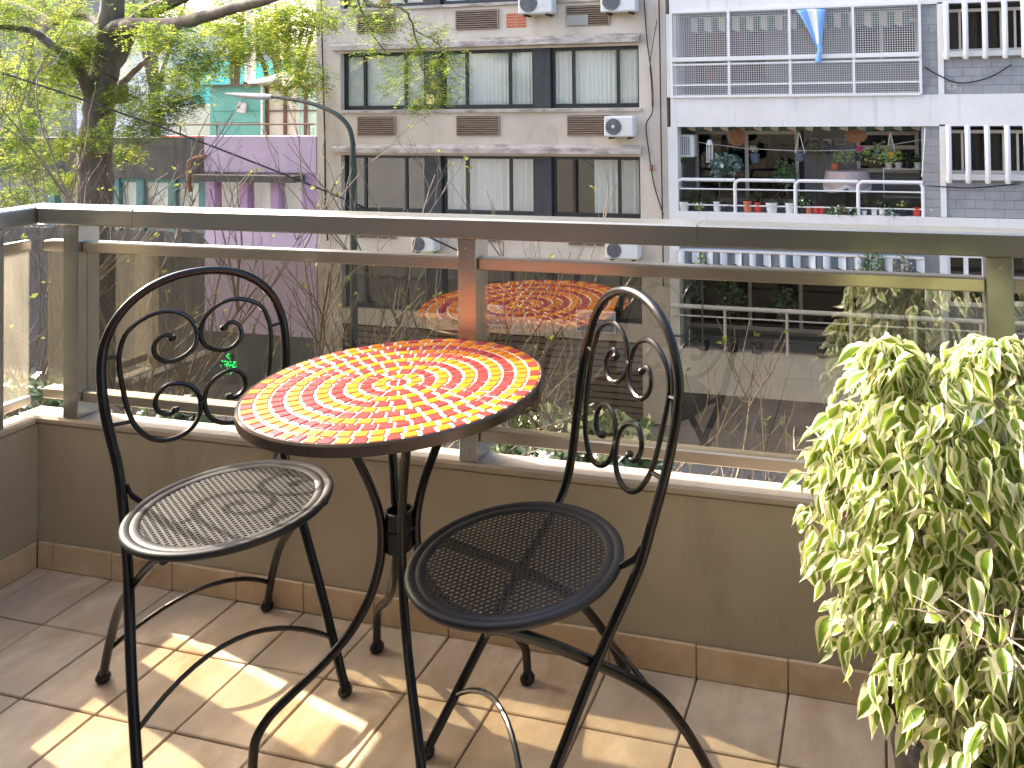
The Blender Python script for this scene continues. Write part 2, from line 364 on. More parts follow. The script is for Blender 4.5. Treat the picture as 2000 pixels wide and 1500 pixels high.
mos.sort(key=lambda m_: (TX + m_[0] * cos(m_[1]) - CAMP.x) ** 2 + (TY + m_[0] * sin(m_[1]) - CAMP.y) ** 2)
rest = MB()
for q, (rc, a, col, w) in enumerate(mos):
    w += random.uniform(-.0016, .0012); rr = rc + random.uniform(-.0007, .0007); aa = a + random.uniform(-.012, .012) * .1 / rc
    if q < 296:
        key = (round(rc, 4), round(w * 2000), col)
        if key not in tile_meshes: tile_meshes[key] = MB().add(mosaic_v(rc, 0, w, 0), MF).mesh('mosaic_tile', col, False)
        link('mosaic_tile', tile_meshes[key], tab, (rr * cos(aa), rr * sin(aa), TH), (random.uniform(-.012, .012), random.uniform(-.012, .012), aa + random.uniform(-.03, .03)))
    else:
        rest.cur = 0 if col == 'mosaic_orange' else 1
        rest.add([(rr * cos(aa) + x * cos(aa) - y * sin(aa), rr * sin(aa) + x * sin(aa) + y * cos(aa), z + TH) for x, y, z in mosaic_v(rc, 0, w, 0)], MF)
if rest.v: o = rest.build('mosaic_tiles', ['mosaic_orange', 'mosaic_red'], tab, False); o['kind'] = 'stuff'
qm = MB(); P = [(.0022 + .0155 * cos(t) * 1.0, .0022 + .0155 * sin(t)) for t in [i * pi / 12 for i in range(7)]]
V = [(.0022, .0022, TH - .003)] + [(x, y, TH - .003) for x, y in P] + [(.003, .003, TH)] + [(x * .96, y * .96, TH) for x, y in P]
qm.add(V, [tuple(range(8, 16))] + [(i, i + 1, i + 9, i + 8) for i in range(7)] + [(7, 0, 8, 15)])
qme = qm.mesh('mosaic_tile', 'mosaic_red', False)
for k in range(4): link('mosaic_tile', qme, tab, (0, 0, 0), (0, 0, k * pi / 2 + .4))
prof = [(.135, .690), (.112, .63), (.082, .575), (.055, .51), (.0385, .45), (.0345, .40), (.0400, .345), (.060, .285), (.098, .228), (.150, .182), (.205, .145), (.243, .116), (.266, .082), (.271, .045), (.272, .014)]
for ang in (42, 134, 222, 311):
    a = radians(ang - 4); pts = spline([(r * cos(a), r * sin(a), z) for r, z in prof], 5)
    lg = MB().tube(pts, .0092, 10).build('leg', 'black_iron', tab)
    MB().lathe([(.004, 0), (.0135, .002), (.0165, .008), (.0165, .014), (.0115, .021), (.0095, .026)], (.272 * cos(a), .272 * sin(a), 0), 16).build('foot', 'black_iron', lg)
ring = MB().lathe([(.0275, .372), (.0275, .452), (.0235, .452), (.0235, .372)], n=28, cap=False).tube([(.0283 * cos(t), .0283 * sin(t), .414) for t in [i * pi / 16 for i in range(32)]], .0022, 6, closed=True)
ring.add([], []); ring.build('collar', 'black_iron', tab)
MB().lathe([(.135, .672), (.145, .678), (.145, .686), (.12, .686), (.12, .672)], n=40, cap=False).build('support_ring', 'black_iron', tab)

# ------------------------------------------------------------------ chairs
SCROLL = [(-.054, .760), (-.058, .765), (-.066, .770), (-.079, .767), (-.089, .755), (-.092, .741), (-.088, .728), (-.078, .717), (-.065, .7105), (-.046, .7105), (-.026, .718), (-.012, .730), (-.0048, .746), (-.0042, .764), (-.009, .781), (-.019, .798), (-.036, .812), (-.057, .821), (-.081, .823), (-.107, .816), (-.128, .804), (-.144, .788), (-.153, .766), (-.158, .744), (-.158, .715), (-.154, .679), (-.150, .649), (-.145, .625), (-.137, .599), (-.125, .579), (-.108, .560), (-.086, .548), (-.062, .545), (-.036, .551), (-.017, .565), (-.007, .583), (-.0042, .606), (-.006, .621), (-.013, .636), (-.026, .650), (-.044, .658), (-.063, .661), (-.078, .656), (-.091, .641), (-.094, .625), (-.089, .611), (-.077, .601), (-.064, .599), (-.056, .604)]
def back_f(z):                                     # how far behind the seat centre the back frame runs, by height
    T = [(.0, .118), (.06, .09), (.108, .056), (.192, .004), (.25, -.032), (.317, -.074), (.389, -.126), (.44, -.163), (.488, -.185), (.56, -.203), (.632, -.219), (.766, -.247), (.92, -.262)]
    for (z0, f0), (z1, f1) in zip(T, T[1:]):
        if z <= z1: return f0 + (f1 - f0) * (z - z0) / (z1 - z0)
    return T[-1][1]
def seat_mesh():
    R_, p_ = .166, .0106; m_ = MB(); h = .0034; n = int(R_ / p_) + 1
    for i in range(-n, n + 1):
        for j in range(-n, n + 1):
            cx_, cy_ = (i + (.5 if j % 2 else 0)) * p_, j * p_
            if math.hypot(cx_, cy_) > R_ + p_ * .6: continue
            e = p_ / 2
            V = []
            for (sx, sy) in ((-1, -1), (1, -1), (1, 1), (-1, 1)): V.append((cx_ + sx * e, cy_ + sy * e, .4462))
            for (sx, sy) in ((-1, -1), (1, -1), (1, 1), (-1, 1)): V.append((cx_ + sx * h, cy_ + sy * h * .95, .4462))
            for (sx, sy) in ((-1, -1), (1, -1), (1, 1), (-1, 1)): V.append((cx_ + sx * h, cy_ + sy * h * .95, .4446))
            m_.add(V, [(a, (a + 1) % 4, 4 + (a + 1) % 4, 4 + a) for a in range(4)] + [(4 + a, 4 + (a + 1) % 4, 8 + (a + 1) % 4, 8 + a) for a in range(4)])
    return m_
def make_chair(loc, rz, label):
    c = empty('bistro_chair', loc, rz, label, 'chair', 'folding iron bistro chairs at the mosaic table')
    # arch of the back, running down into the two front legs
    wz = [(.0, .192), (.1, .188), (.2, .182), (.317, .172), (.40, .166), (.46, .165), (.52, .169), (.58, .179), (.63, .187), (.68, .1915), (.73, .1915), (.77, .185), (.805, .172), (.835, .153), (.862, .126), (.884, .090), (.8975, .047)]
    L_ = [(back_f(z), w, max(z, .014)) for z, w in wz]
    arch = L_ + [(back_f(.902), 0, .902)] + [(f, -w, z) for f, w, z in reversed(L_)]
    fr = MB().tube(spline(arch, 4), .0098, 10).build('back_frame', 'black_iron', c)
    for s in (1, -1):
        MB().lathe([(.004, 0), (.0125, .002), (.0155, .008), (.0155, .013), (.0115, .02), (.0098, .025)], (back_f(0), s * .192, 0), 14).build('foot', 'black_iron', fr)
    sc = MB()
    for s in (1, -1):
        pts = [(back_f(z) + .001, s * x, z) for x, z in SCROLL]
        sc.tube(spline(pts, 3), .0054, 8)
        for e in (0, -1):
            f, l, z = pts[e]; sc.lathe([(.0055, -.0065), (.0085, -.003), (.0085, .003), (.0055, .0065)], (f, l, z), 10)
        for z, x in ((.742, .158), (.602, .1375)):
            wo_ = .1915 if z > .7 else .182
            sc.tube([(back_f(z), s * (x - .002), z), (back_f(z), s * (wo_ - .004), z + .004)], .0045, 7)
    for z in (.762, .606): sc.tube([(back_f(z) + .001, -.006, z), (back_f(z) + .001, .006, z)], .0058, 8)
    sc.build('scrollwork', 'black_iron', c)
    st = MB().lathe([(r_ * 1.055, z_) for r_, z_ in [(.1875, .4365), (.1895, .4395), (.1905, .4435), (.1895, .4475), (.1865, .4505), (.1815, .4515), (.1755, .4495), (.1725, .4478), (.1685, .4492), (.1630, .4494), (.1575, .4478), (.1555, .4462), (.1555, .4442), (.170, .4442), (.184, .4365)]], n=96, cap=False)
    seat = st.build('seat', 'seat_iron', c)
    seat_mesh().build('seat_plate', 'seat_iron', seat, smooth=False)
    # rear legs: from under the front of the seat back down to the floor, crossing the front pair
    for s in (1, -1):
        pts = spline([(.115, s * .150, .434), (.087, s * .153, .428), (.0, s * .156, .372), (-.074, s * .159, .317), (-.145, s * .163, .262), (-.205, s * .166, .205), (-.255, s * .169, .135), (-.293, s * .172, .066), (-.318, s * .174, .013)], 4)
        lg = MB().tube(pts, .0094, 10).build('leg', 'black_iron', c)
        MB().lathe([(.004, 0), (.0125, .002), (.0155, .008), (.0155, .013), (.0115, .02), (.0098, .025)], (-.319, s * .174, 0), 14).build('foot', 'black_iron', lg)
        MB().lathe([(.0, -.012), (.0052, -.012), (.0065, -.009), (.0065, .009), (.0052, .012), (0, .012)], (0, 0, 0), 10, axis='y').build('rivet', 'black_iron', lg).location = (-.074, s * .1655, .317)
        br = MB()
        zz = .452; P0 = (back_f(.475), s * .165, .478); P1 = (-.172, s * .155, .459); P2 = (-.14, s * .128, .441)
        for d in (-.004, 0, .004): br.tube([(P0[0], P0[1] - s * .010, P0[2] + d), (P1[0] + .004, P1[1] - s * .006, P1[2] + d), (P2[0], P2[1], P2[2] + d * .6)], .0032, 6)
        br.build('seat_bracket', 'black_iron', c)
    def arc(f0, w0, z0, rise, out, n=14):
        return [(f0 + out * (1 - (2 * i / n - 1) ** 2), w0 * (2 * i / n - 1), z0 + rise * (1 - (2 * i / n - 1) ** 2)) for i in range(n + 1)]
    MB().tube(arc(back_f(.10), .188, .10, .075, -.03), .0052, 8).build('stretcher', 'black_iron', c)
    MB().tube(arc(-.283, .171, .085, .085, .055), .0052, 8).build('stretcher', 'black_iron', c)
    return c
ch1 = make_chair((.905, -.334, 0), radians(-31.0), 'black iron chair with sunlit seat left of the mosaic table')
ch2 = make_chair((1.590, -.383, 0), radians(-133.5), 'black iron chair with shaded seat right of the mosaic table')

# ------------------------------------------------------------------ variegated fig in a black pot
PX, PY = 2.405, -.31
fig = empty('potted_fig', (PX, PY, 0), 0, 'weeping fig with cream edged leaves in a black pot by the railing', 'plant')
MB().lathe([(.112, .0), (.118, .004), (.150, .235), (.158, .237), (.160, .243), (.160, .262), (.157, .265), (.150, .264), (.147, .235)], n=56, cap=False).build('pot', 'pot_black', fig)
MB().lathe([(.1475, .232), (.09, .238), (.03, .242)], n=32).build('soil', 'soil', fig)
rnd = random.Random(5)
stems = MB(); twig_pts = []
def grow(p, d, r, length, depth):
    n = 5; pts = [Vector(p)]; d = Vector(d)
    for i in range(n):
        d = (d + Vector((rnd.uniform(-.22, .22), rnd.uniform(-.22, .22), rnd.uniform(-.12, .12) - (.10 if depth > 1 else 0)))).normalized()
        pts.append(pts[-1] + d * (length / n))
    stems.tube(pts, [r * (1 - .5 * i / n) for i in range(n + 1)], 6 if depth < 2 else 4)
    if depth >= 1: twig_pts.extend(pts[1:])
    if depth < 3:
        for _ in range((4, 4, 3)[depth]):
            q = pts[rnd.randint(2, n)]; a = rnd.uniform(0, 2 * pi)
            nd = (d * .55 + Vector((cos(a), sin(a), rnd.uniform(-.1, .5))) * .8).normalized()
            grow(q, nd, r * .55, length * rnd.uniform(.4, .58), depth + 1)
for k in range(6):
    a = k * 1.05 + .3; grow((.035 * cos(a), .035 * sin(a), .235), (.30 * cos(a) + .05, .30 * sin(a) - .05, 1), .0085, .34, 0)
stems.build('stems', 'ficus_bark', fig)
def fig_leaf(seed):
    q = random.Random(seed); rows = [(.0, .0), (.08, .17), (.22, .40), (.40, .5), (.58, .43), (.75, .27), (.88, .11), (1.0, 0)]
    L_ = 1.0; V = []; m_ = MB(); curl = q.uniform(.2, 1.1); fold = q.uniform(.2, .75); bend = q.uniform(-.12, .12)
    for i, (t, w) in enumerate(rows):
        w *= .57; inn = w * q.uniform(.28, .72) if 0 < i < len(rows) - 1 else 0
        if i == len(rows) - 2: inn = w * .25
        y = t; z = -curl * t * t * .55; xo = bend * t * t; inr = min(w * .85, max(0, w * q.uniform(.3, .74)))
        for k, xx in enumerate((-w, -inn, 0, inr if 0 < i < len(rows) - 1 else 0, w)):
            wob = q.uniform(-.03, .03) if k in (0, 4) and w > .06 else 0
            V.append((xx + xo, y + (q.uniform(-.02, .02) if k in (1, 3) else 0), z + abs(xx) * fold + wob))
    F = []; mi = []
    for i in range(len(rows) - 1):
        for k in range(4):
            F.append((i * 5 + k, i * 5 + k + 1, i * 5 + k + 6, i * 5 + k + 5)); mi.append(1 if k in (0, 3) else 0)
    return V, F, mi
leafv = [fig_leaf(100 + i) for i in range(8)]
leaf_me = []
for V, F, mi in leafv:
    m_ = MB(); m_.v = V; m_.f = F; m_.m = mi; me = m_.mesh('leaf', ['leaf_green', 'leaf_cream'], False)
    me.polygons.foreach_set('use_smooth', [True] * len(me.polygons)); leaf_me.append(me)
# crown envelope: (centre, radii) of overlapping clumps, in pot coordinates
clumps = [((.17, -.19, .38), (.15, .09, .13)), ((.25, -.15, .30), (.14, .1, .12)), ((-.135, .0, .83), (.05, .06, .045)), ((.05, .02, .85), (.07, .06, .03)), ((-.09, -.03, .74), (.15, .15, .13)), ((.06, .02, .74), (.18, .17, .14)), ((-.02, -.05, .64), (.2, .17, .14)), ((-.15, -.02, .57), (.15, .17, .14)), ((-.17, .02, .66), (.10, .12, .09)), ((.0, -.06, .52), (.22, .2, .17)), ((.2, 0, .55), (.2, .2, .2)),
          ((-.12, -.05, .40), (.13, .14, .12)), ((.05, -.13, .36), (.18, .14, .15)), ((.25, -.05, .36), (.2, .18, .17)), ((-.06, -.14, .24), (.1, .09, .09)), ((.14, -.17, .22), (.16, .1, .11)), ((.33, -.05, .5), (.15, .2, .25)), ((.02, -.10, .42), (.2, .16, .15)), ((.12, -.17, .30), (.14, .08, .12))]
leaves = []
tries = 0
while len(leaves) < 5600 and tries < 60000:
    tries += 1
    c_, r_ = clumps[rnd.randrange(len(clumps))]
    v = Vector((rnd.gauss(0, 1), rnd.gauss(0, 1), rnd.gauss(0, 1))).normalized() * (rnd.uniform(.25, 1) ** .45)
    p_ = Vector((c_[0] + v.x * r_[0], c_[1] + v.y * r_[1], c_[2] + v.z * r_[2]))
    if p_.z < .13 or (p_.y + PY) > -.03: continue
    if p_.z < .36 and p_.x < -.13 + (.36 - p_.z) * .75: continue
    if p_.z < .27 and math.hypot(p_.x, p_.y) < .165 : continue
    outv = Vector((p_.x - c_[0], p_.y - c_[1], 0)); outv = outv.normalized() if outv.length > .01 else Vector((1, 0, 0))
    a = rnd.uniform(0, 2 * pi)
    tip = (outv * rnd.uniform(.1, .9) + Vector((cos(a), sin(a), 0)) * rnd.uniform(.3, .9) + Vector((0, 0, -rnd.uniform(.1, 1.5)))).normalized()
    leaves.append((p_, tip, rnd.uniform(.024, .056), rnd.randrange(8)))
# leaf frame: y along the leaf, z the upper face, turned to the sky
def leaf_matrix(p_, tip, L_):
    y = tip; up = Vector((rnd.uniform(-1.1, 1.1), rnd.uniform(-1.1, 1.1), 1)); x = y.cross(up).normalized(); z = x.cross(y)
    return Matrix(((x.x * L_, y.x * L_, z.x * L_, p_.x), (x.y * L_, y.y * L_, z.y * L_, p_.y), (x.z * L_, y.z * L_, z.z * L_, p_.z), (0, 0, 0, 1)))
camrel = CAMP - Vector((PX, PY, 0))
leaves.sort(key=lambda l: (l[0] - camrel).length + (.25 if l[0].x > .22 else 0))
fol = MB()
for q, (p_, tip, L_, k) in enumerate(leaves):
    M4 = leaf_matrix(p_, tip, L_)
    if q < 300:
        o = link('leaf', leaf_me[k], fig); o.matrix_local = M4
    else:
        V, F, mi = leafv[k]; o0 = len(fol.v)
        fol.v += [tuple(M4 @ Vector(v)) for v in V]; fol.f += [tuple(i + o0 for i in f) for f in F]; fol.m += mi
fo = fol.build('foliage', ['leaf_green', 'leaf_cream'], fig, False); fo['kind'] = 'stuff'
fo.data.polygons.foreach_set('use_smooth', [True] * len(fo.data.polygons))
# ================================================================== THE STREET
GZ = -6.8
mat('asphalt', (.045, .044, .043), (.065, .063, .06), scale=14, rough=.85, bump=.2, bscale=60, c3=(.03, .03, .03), scale3=1.2)
mat('paving', (.085, .08, .072), (.12, .113, .1), scale=9, rough=.85, bump=.15, bscale=30, c3=(.07, .065, .055), scale3=1.5)
mat('far_ground', (.12, .11, .1), (.16, .15, .13), scale=.5, rough=.9)
bx('ground', 'far_ground', None, -300, 300, -200, 400, GZ - .6, GZ - .2)['kind'] = 'structure'
bx('road', 'asphalt', None, -80, 60, 4.6, 12.2, GZ - .25, GZ)['kind'] = 'structure'
bx('pavement', 'paving', None, -80, 60, .3, 4.6, GZ - .25, GZ + .13)['kind'] = 'structure'
bx('pavement', 'paving', None, -80, 60, 12.2, 17.4, GZ - .25, GZ + .13)['kind'] = 'structure'

mat('beige_render', (.55, .465, .36), (.64, .56, .45), scale=1.1, rough=.85, bump=.25, bscale=22, c3=(.41, .335, .265), scale3=1.5, lo3=.52, hi3=.8, stretch3=(1.2, 1, .55))
mat('beige_stained', (.40, .345, .29), (.55, .48, .41), scale=2.6, rough=.9, bump=.3, bscale=20, c3=(.14, .12, .10), scale3=3.2, lo3=.46, hi3=.74, stretch3=(.7, 1, 2.2))
mat('black_frame', (.014, .017, .019), (.02, .024, .026), scale=5, rough=.35, spec=.5)
mat('black_panel', (.030, .031, .034), (.05, .05, .052), scale=4, rough=.6, c3=(.08, .078, .075), scale3=2, lo3=.6, hi3=.85)
mat('blind_white', (.84, .84, .77), (.88, .88, .82), scale=2, rough=.7)
mat('curtain_sheer', (.72, .72, .67), (.82, .82, .77), scale=3, stretch=(3, 1, .3), rough=.85)
mat('ochre_blind', (.58, .36, .14), (.66, .43, .19), scale=2, rough=.8)
mat('room_dark', (.03, .028, .026), (.06, .055, .05), scale=1.3, rough=.9)
mat('vent_slat', (.26, .175, .115), (.36, .26, .18), scale=7, stretch=(.4, 1, 4), rough=.7)
mat('vent_dark', (.035, .022, .015), rough=.9)
mat('brick_red', (.45, .12, .055), (.56, .18, .085), scale=9, rough=.9, bump=.4, bscale=30)
mat('patch_grey', (.30, .30, .25), rough=.8)
mat('ac_white', (.62, .62, .57), (.68, .68, .64), scale=4, rough=.45, c3=(.45, .43, .38), scale3=3, lo3=.55, hi3=.8)
mat('ac_grill', (.13, .13, .125), (.2, .2, .19), scale=8, rough=.6)
mat('cable_black', (.012, .012, .012), rough=.6)
mat('pipe_rust', (.22, .085, .045), (.3, .13, .07), scale=9, rough=.75)
mat('wood_slat', (.13, .095, .065), (.2, .15, .105), scale=4, stretch=(.4, 1, 5), rough=.8)
mat('sign_white', (.74, .75, .74), rough=.5)
mat('sign_blue', (.03, .10, .19), rough=.5)
mat('sign_teal', (.28, .42, .42), rough=.5)
mat('sign_grey', (.25, .26, .27), rough=.5)
mat('yellow_plate', (.72, .58, .22), (.8, .68, .35), scale=20, rough=.5)

# ------------------------------------------------------------------ beige block opposite
FY = 17.0
beige = empty('beige_building', (-7.5, FY, GZ), 0, 'beige rendered block with rows of black framed windows opposite', 'building')
def bp(name, m, x0, x1, y0, y1, z0, z1, par=None, bev=0): # part in world coordinates under the beige block
    o = (par or beige); wx, wy, wz = world_of(o)
    return MB().box(x0 - wx, x1 - wx, y0 - wy, y1 - wy, z0 - wz, z1 - wz, bev).build(name, m, o, smooth=False)
def world_of(o):
    x = y = z = 0
    while o is not None: x += o.location.x; y += o.location.y; z += o.location.z; o = o.parent
    return x, y, z
bxl, bxr = -12.42, -2.62; wl, wr = X(665, 160), X(1248, 160)
rows_w = [(3.66, 5.2), (.935, 2.46), (-1.79, -.262), (-4.35, -2.9)]
lv = GZ
edges = [(-5.62, -4.42)]
wallz = [(5.2, 6.4), (2.46, 3.66), (-.262, .935), (-2.9, -1.79), (-4.75, -4.35)]
for z0, z1 in wallz: bp('wall', 'beige_render', wl, wr, FY, FY + .4, z0, z1)
bp('wall', 'beige_render', bxl, wl, FY - .001, FY + .4, GZ, 16); bp('wall', 'beige_render', wr, bxr, FY - .001, FY + .4, GZ, 16)
bp('wall', 'beige_render', bxl + .1, bxl + .4, FY + .401, FY + 8, GZ, 16)
for k in range(4): bp('wall', 'beige_render', wl, wr, FY, FY + .4, 7.92 + 2.72 * k, 9.12 + 2.72 * k - .002); bp('window_band', 'black_panel', wl, wr, FY + .2, FY + .3, 6.4 + 2.72 * k, 7.92 + 2.72 * k)
bp('floor_slab', 'room_dark', bxl + .41, bxr - .3, FY + 1.5, FY + 1.6, GZ, 16)
for z in (5.3, 2.6, -.12, -2.75, -4.6): bp('floor_slab', 'room_dark', bxl + .41, bxr - .3, FY + .41, FY + 1.5, z, z + .1)
for z, st in ((2.54, 'beige_stained'), (-.19, 'beige_stained')):      # weathered hoods over the window bands
    for x0, x1 in ((X(652, 90), X(905, 90)), (X(905, 90) + .004, X(1252, 90))):
        q = MB(); wx, wy, wz = world_of(beige)
        q.add([(x0 - wx, -.16, z - wz), (x1 - wx, -.16, z - wz), (x1 - wx, -.002, z - wz - .02), (x0 - wx, -.002, z - wz - .02), (x0 - wx, -.15, z - wz + .13), (x1 - wx, -.15, z - wz + .13), (x1 - wx, -.002, z - wz + .22), (x0 - wx, -.002, z - wz + .22)],
              [(0, 3, 2, 1), (4, 5, 6, 7), (0, 1, 5, 4), (1, 2, 6, 5), (2, 3, 7, 6), (3, 0, 4, 7)])
        q.build('hood', st, beige, False)
for z in (.935, -1.79, 3.66):
    bp('sill', 'beige_stained', wl - .12, wr + .06, FY - .07, FY - .002, z - .085, z - .012)
cells = [(665, 826, (705, 785)), (858, 1040, (905, 990)), (1073, 1248, (1115, 1203))]
def pleats(x0, x1, y, z0, z1, pitch, amp, par, m, name='curtain'):
    n = max(4, int((x1 - x0) / pitch * 2)); V = []; wx, wy, wz = world_of(par)
    for i in range(n + 1):
        xx = x0 + (x1 - x0) * i / n + (random.uniform(-.3, .3) * pitch / 2 if 0 < i < n else 0); yy = y + (amp if i % 2 else -amp) * random.uniform(.5, 1)
        V += [(xx - wx, yy - wy, z0 - wz), (xx - wx, yy - wy, z1 - wz)]
    return MB().add(V, [(2 * i, 2 * i + 2, 2 * i + 3, 2 * i + 1) for i in range(n)]).build(name, m, par, smooth=False)
def bwindow(c, z0, z1, fill, row):
    u0, u1, mull = c; x0, x1 = X(u0, 160), X(u1, 160); wx, wy, wz = world_of(beige)
    y = FY + .17; fb = .075
    f = MB().box(x0 - wx, x1 - wx, .16, .25, z0 - wz, z0 - wz + .11).box(x0 - wx, x1 - wx, .16, .25, z1 - wz - .09, z1 - wz).box(x0 - wx, x0 - wx + fb, .16, .25, z0 - wz + .11, z1 - wz - .09).box(x1 - wx - fb, x1 - wx, .16, .25, z0 - wz + .11, z1 - wz - .09)
    w = f.build('window', 'black_frame', beige, False)
    xs = [x0 + fb] + [X(u, 160) for u in mull] + [x1 - fb]
    for u in mull: bp('mullion', 'black_frame', X(u, 160) - .035, X(u, 160) + .035, FY + .165, FY + .24, z0 + .11, z1 - .09, w)
    for i in range(3):
        a = xs[i] + (.035 if i else 0); b = xs[i + 1] - (.035 if i < 2 else 0)
        bp('pane', 'window_glass', a, b, FY + .20, FY + .206, z0 + .11, z1 - .09, w)
    if fill == 'roller': bp('blind', 'blind_white', x0 + .04, x1 - .04, FY + .27, FY + .28, z0 + .05, z1, w)
    elif fill == 'ochre': bp('blind', 'ochre_blind', x0 + .04, x1 - .04, FY + .27, FY + .28, z0 + .05, z1, w)
    elif fill == 'vertical': pleats(x0 + .05, x1 - .05, FY + .29, z0 + .05, z1, .11, .018, w, 'blind_white', 'blind')
    elif fill == 'sheer': pleats(x0 + .05, x1 - .05, FY + .34, z0 + .02, z1, .17, .05, w, 'curtain_sheer')
    elif fill == 'half': pleats(x0 + .45 * (x1 - x0), x1 - .05, FY + .34, z0 + .02, z1, .15, .05, w, 'curtain_sheer')
    return w
fills = [('ochre', 'vertical', 'dark'), ('roller', 'vertical', 'vertical'), ('dark', 'sheer', 'half'), ('dark', 'dark', 'dark')]
for (z0, z1), fl in zip(rows_w, fills):
    for c, fi in zip(cells, fl): bwindow(c, z0, z1, fi, 0)
    for u0, u1 in ((826, 858), (1040, 1073)): bp('spandrel_panel', 'black_panel', X(u0, 160) + .004, X(u1, 160) - .004, FY + .06, FY + .3, z0 + .002, z1 - .002)
bp('spandrel_panel', 'sign_grey', X(1203, 90) + 3, X(1203, 90) + 3.001, FY + .5, FY + .51, 0, .01) if False else None
def vent(u0, u1, z0, z1):
    x0, x1 = X(u0, 247), X(u1, 247); wx, wy, wz = world_of(beige)
    v = MB().box(x0 - wx, x1 - wx, -.012, -.003, z0 - wz, z1 - wz).build('vent', 'vent_dark', beige, False)
    s_ = MB(); n = 9; h = (z1 - z0) / n
    for i in range(n):
        zz = z0 + i * h - wz
        s_.add([(x0 - wx + .01, -.045, zz + .004), (x1 - wx - .01, -.045, zz + .004), (x1 - wx - .01, -.013, zz + h * .72), (x0 - wx + .01, -.013, zz + h * .72), (x0 - wx + .01, -.05, zz + .014), (x1 - wx - .01, -.05, zz + .014)], [(0, 1, 5, 4), (4, 5, 2, 3)])
    s_.box(x0 - wx - .02, x0 - wx + .01, -.05, -.004, z0 - wz, z1 - wz).box(x1 - wx - .01, x1 - wx + .02, -.05, -.004, z0 - wz, z1 - wz)
    s_.build('slats', 'vent_slat', v, False)
for u0, u1 in ((701, 772), (894, 975), (1110, 1192)):
    vent(u0, u1, .255, .755); vent(u0, u1, 2.98, 3.48); vent(u0, u1, -2.46, -1.97)
q = MB(); wx, wy, wz = world_of(beige)
for i in range(5):
    for j in range(2): q.box(X(989, 40) - wx + j * .28, X(989, 40) - wx + j * .28 + .265, -.006, .02, 2.99 - wz + i * .075, 2.99 - wz + i * .075 + .062)
q.build('exposed_bricks', 'brick_red', beige, False)
bp('patch', 'patch_grey', X(1107, 30), X(1150, 30), FY - .055, FY - .051, 2.99, 3.25)
bp('number_plate', 'yellow_plate', X(831, 195), X(846, 195), FY + .045, FY + .058, Z(838, 203), Z(838, 185))
# wood slat shutters of the lower storeys
sh = bp('shutter_panel', 'vent_dark', wl, wr, FY + .1, FY + .12, GZ + .1, -4.76)
for i in range(12):
    z = -4.86 - i * .155
    bp('slat', 'wood_slat', wl + .002, wr - .002, FY + .03, FY + .09, z - .06, z + .055, sh)
# two letting boards
def letting(u0, u1, v0, v1, label):
    x0, x1 = X(u0, v0), X(u1, v0); z1, z0 = Z(u0, v0), Z(u0, v1); w, h = x1 - x0, z1 - z0; y = FY - .05
    e = empty('letting_board', ((x0 + x1) / 2, y, z0), 0, label, 'sign', 'letting boards hung in front of the dark windows')
    bx('frame', 'sign_white', e, -w / 2, w / 2, 0, .03, 0, h); bx('photo_panel', 'sign_teal', e, -w / 2 + .03, w / 2 - .03, -.004, -.0005, h * .62, h - .03)
    bx('name_band', 'sign_blue', e, -w / 2 + .03, w / 2 - .03, -.005, -.0006, h * .34, h * .61); bx('phone_band', 'sign_grey', e, -w / 2 + .03, w / 2 - .03, -.0045, -.0004, .03, h * .33)
    text_obj('lettering', 'ALQUILER', h * .2, 'sign_white', (0, -.008, h * .475), e); text_obj('lettering', '15 6444-1326', h * .13, 'sign_white', (0, -.008, h * .18), e)
letting(918, 990, 592, 632, 'blue and white letting board beside the middle railing post')
letting(1126, 1203, 604, 646, 'blue and white letting board seen through the right chair back')

def ac_unit(x0, x1, z0, z1, y, label, hub=False):
    w, h = x1 - x0, z1 - z0
    e = empty('air_conditioner', ((x0 + x1) / 2, y, z0), 0, label, 'air conditioner', 'outdoor units on the beige facade')
    MB().box(-w / 2, w / 2, -.36, -.03, 0, h, .03).build('casing', 'ac_white', e, False)
    r = min(h * .43, w * .27); cx_ = -w / 2 + r + .06 * w
    g = MB().lathe([(r, 0), (r, .012), (r * .92, .014), (r * .9, .004)], (cx_, -.361, h / 2), 28, 'y', cap=False).lathe([(r * .92, .003), (.0, .003)], (cx_, -.361, h / 2), 28, 'y', cap=False)
    for i in range(1, 6): g.tube([(cx_ + r * .16 * i * cos(t), -.372, h / 2 + r * .16 * i * sin(t)) for t in [k * pi / 10 for k in range(20)]], .005, 4, closed=True)
    g.build('fan_grille', 'ac_grill', e)
    if hub: MB().lathe([(r * .2, 0), (r * .2, .02), (r * .12, .03)], (cx_, -.372, h / 2), 16, 'y').build('fan_hub', 'ac_white', e)
    bx('side_cover', 'ac_white', e, cx_ + r + .05, w / 2 - .02, -.366, -.358, .05, h - .05)
    for s in (-.32, .32): bx('bracket', 'vent_dark', e, s * w - .025, s * w + .025, -.34, .02, -.05, -.002)
ac_unit(X(1190, 245), X(1246, 245), Z(1220, 266), Z(1220, 226), FY - .05, 'white air conditioner with pale fan hub under the middle window band', True)
ac_unit(X(1025, 15), X(1090, 15), Z(1050, 30), Z(1050, -12), FY - .05, 'white air conditioner beside the exposed red bricks')
ac_unit(X(1183, 10), X(1250, 10), Z(1215, 26), Z(1215, -16), FY - .05, 'white air conditioner at the top right of the beige facade')
ac_unit(X(1192, 480), X(1256, 480), Z(1220, 500), Z(1220, 466), FY - .05, 'white air conditioner showing between handrail and glass at right')
ac_unit(X(820, 470), X(864, 470), Z(845, 487), Z(845, 456), FY - .05, 'small white air conditioner low between handrail and glass')
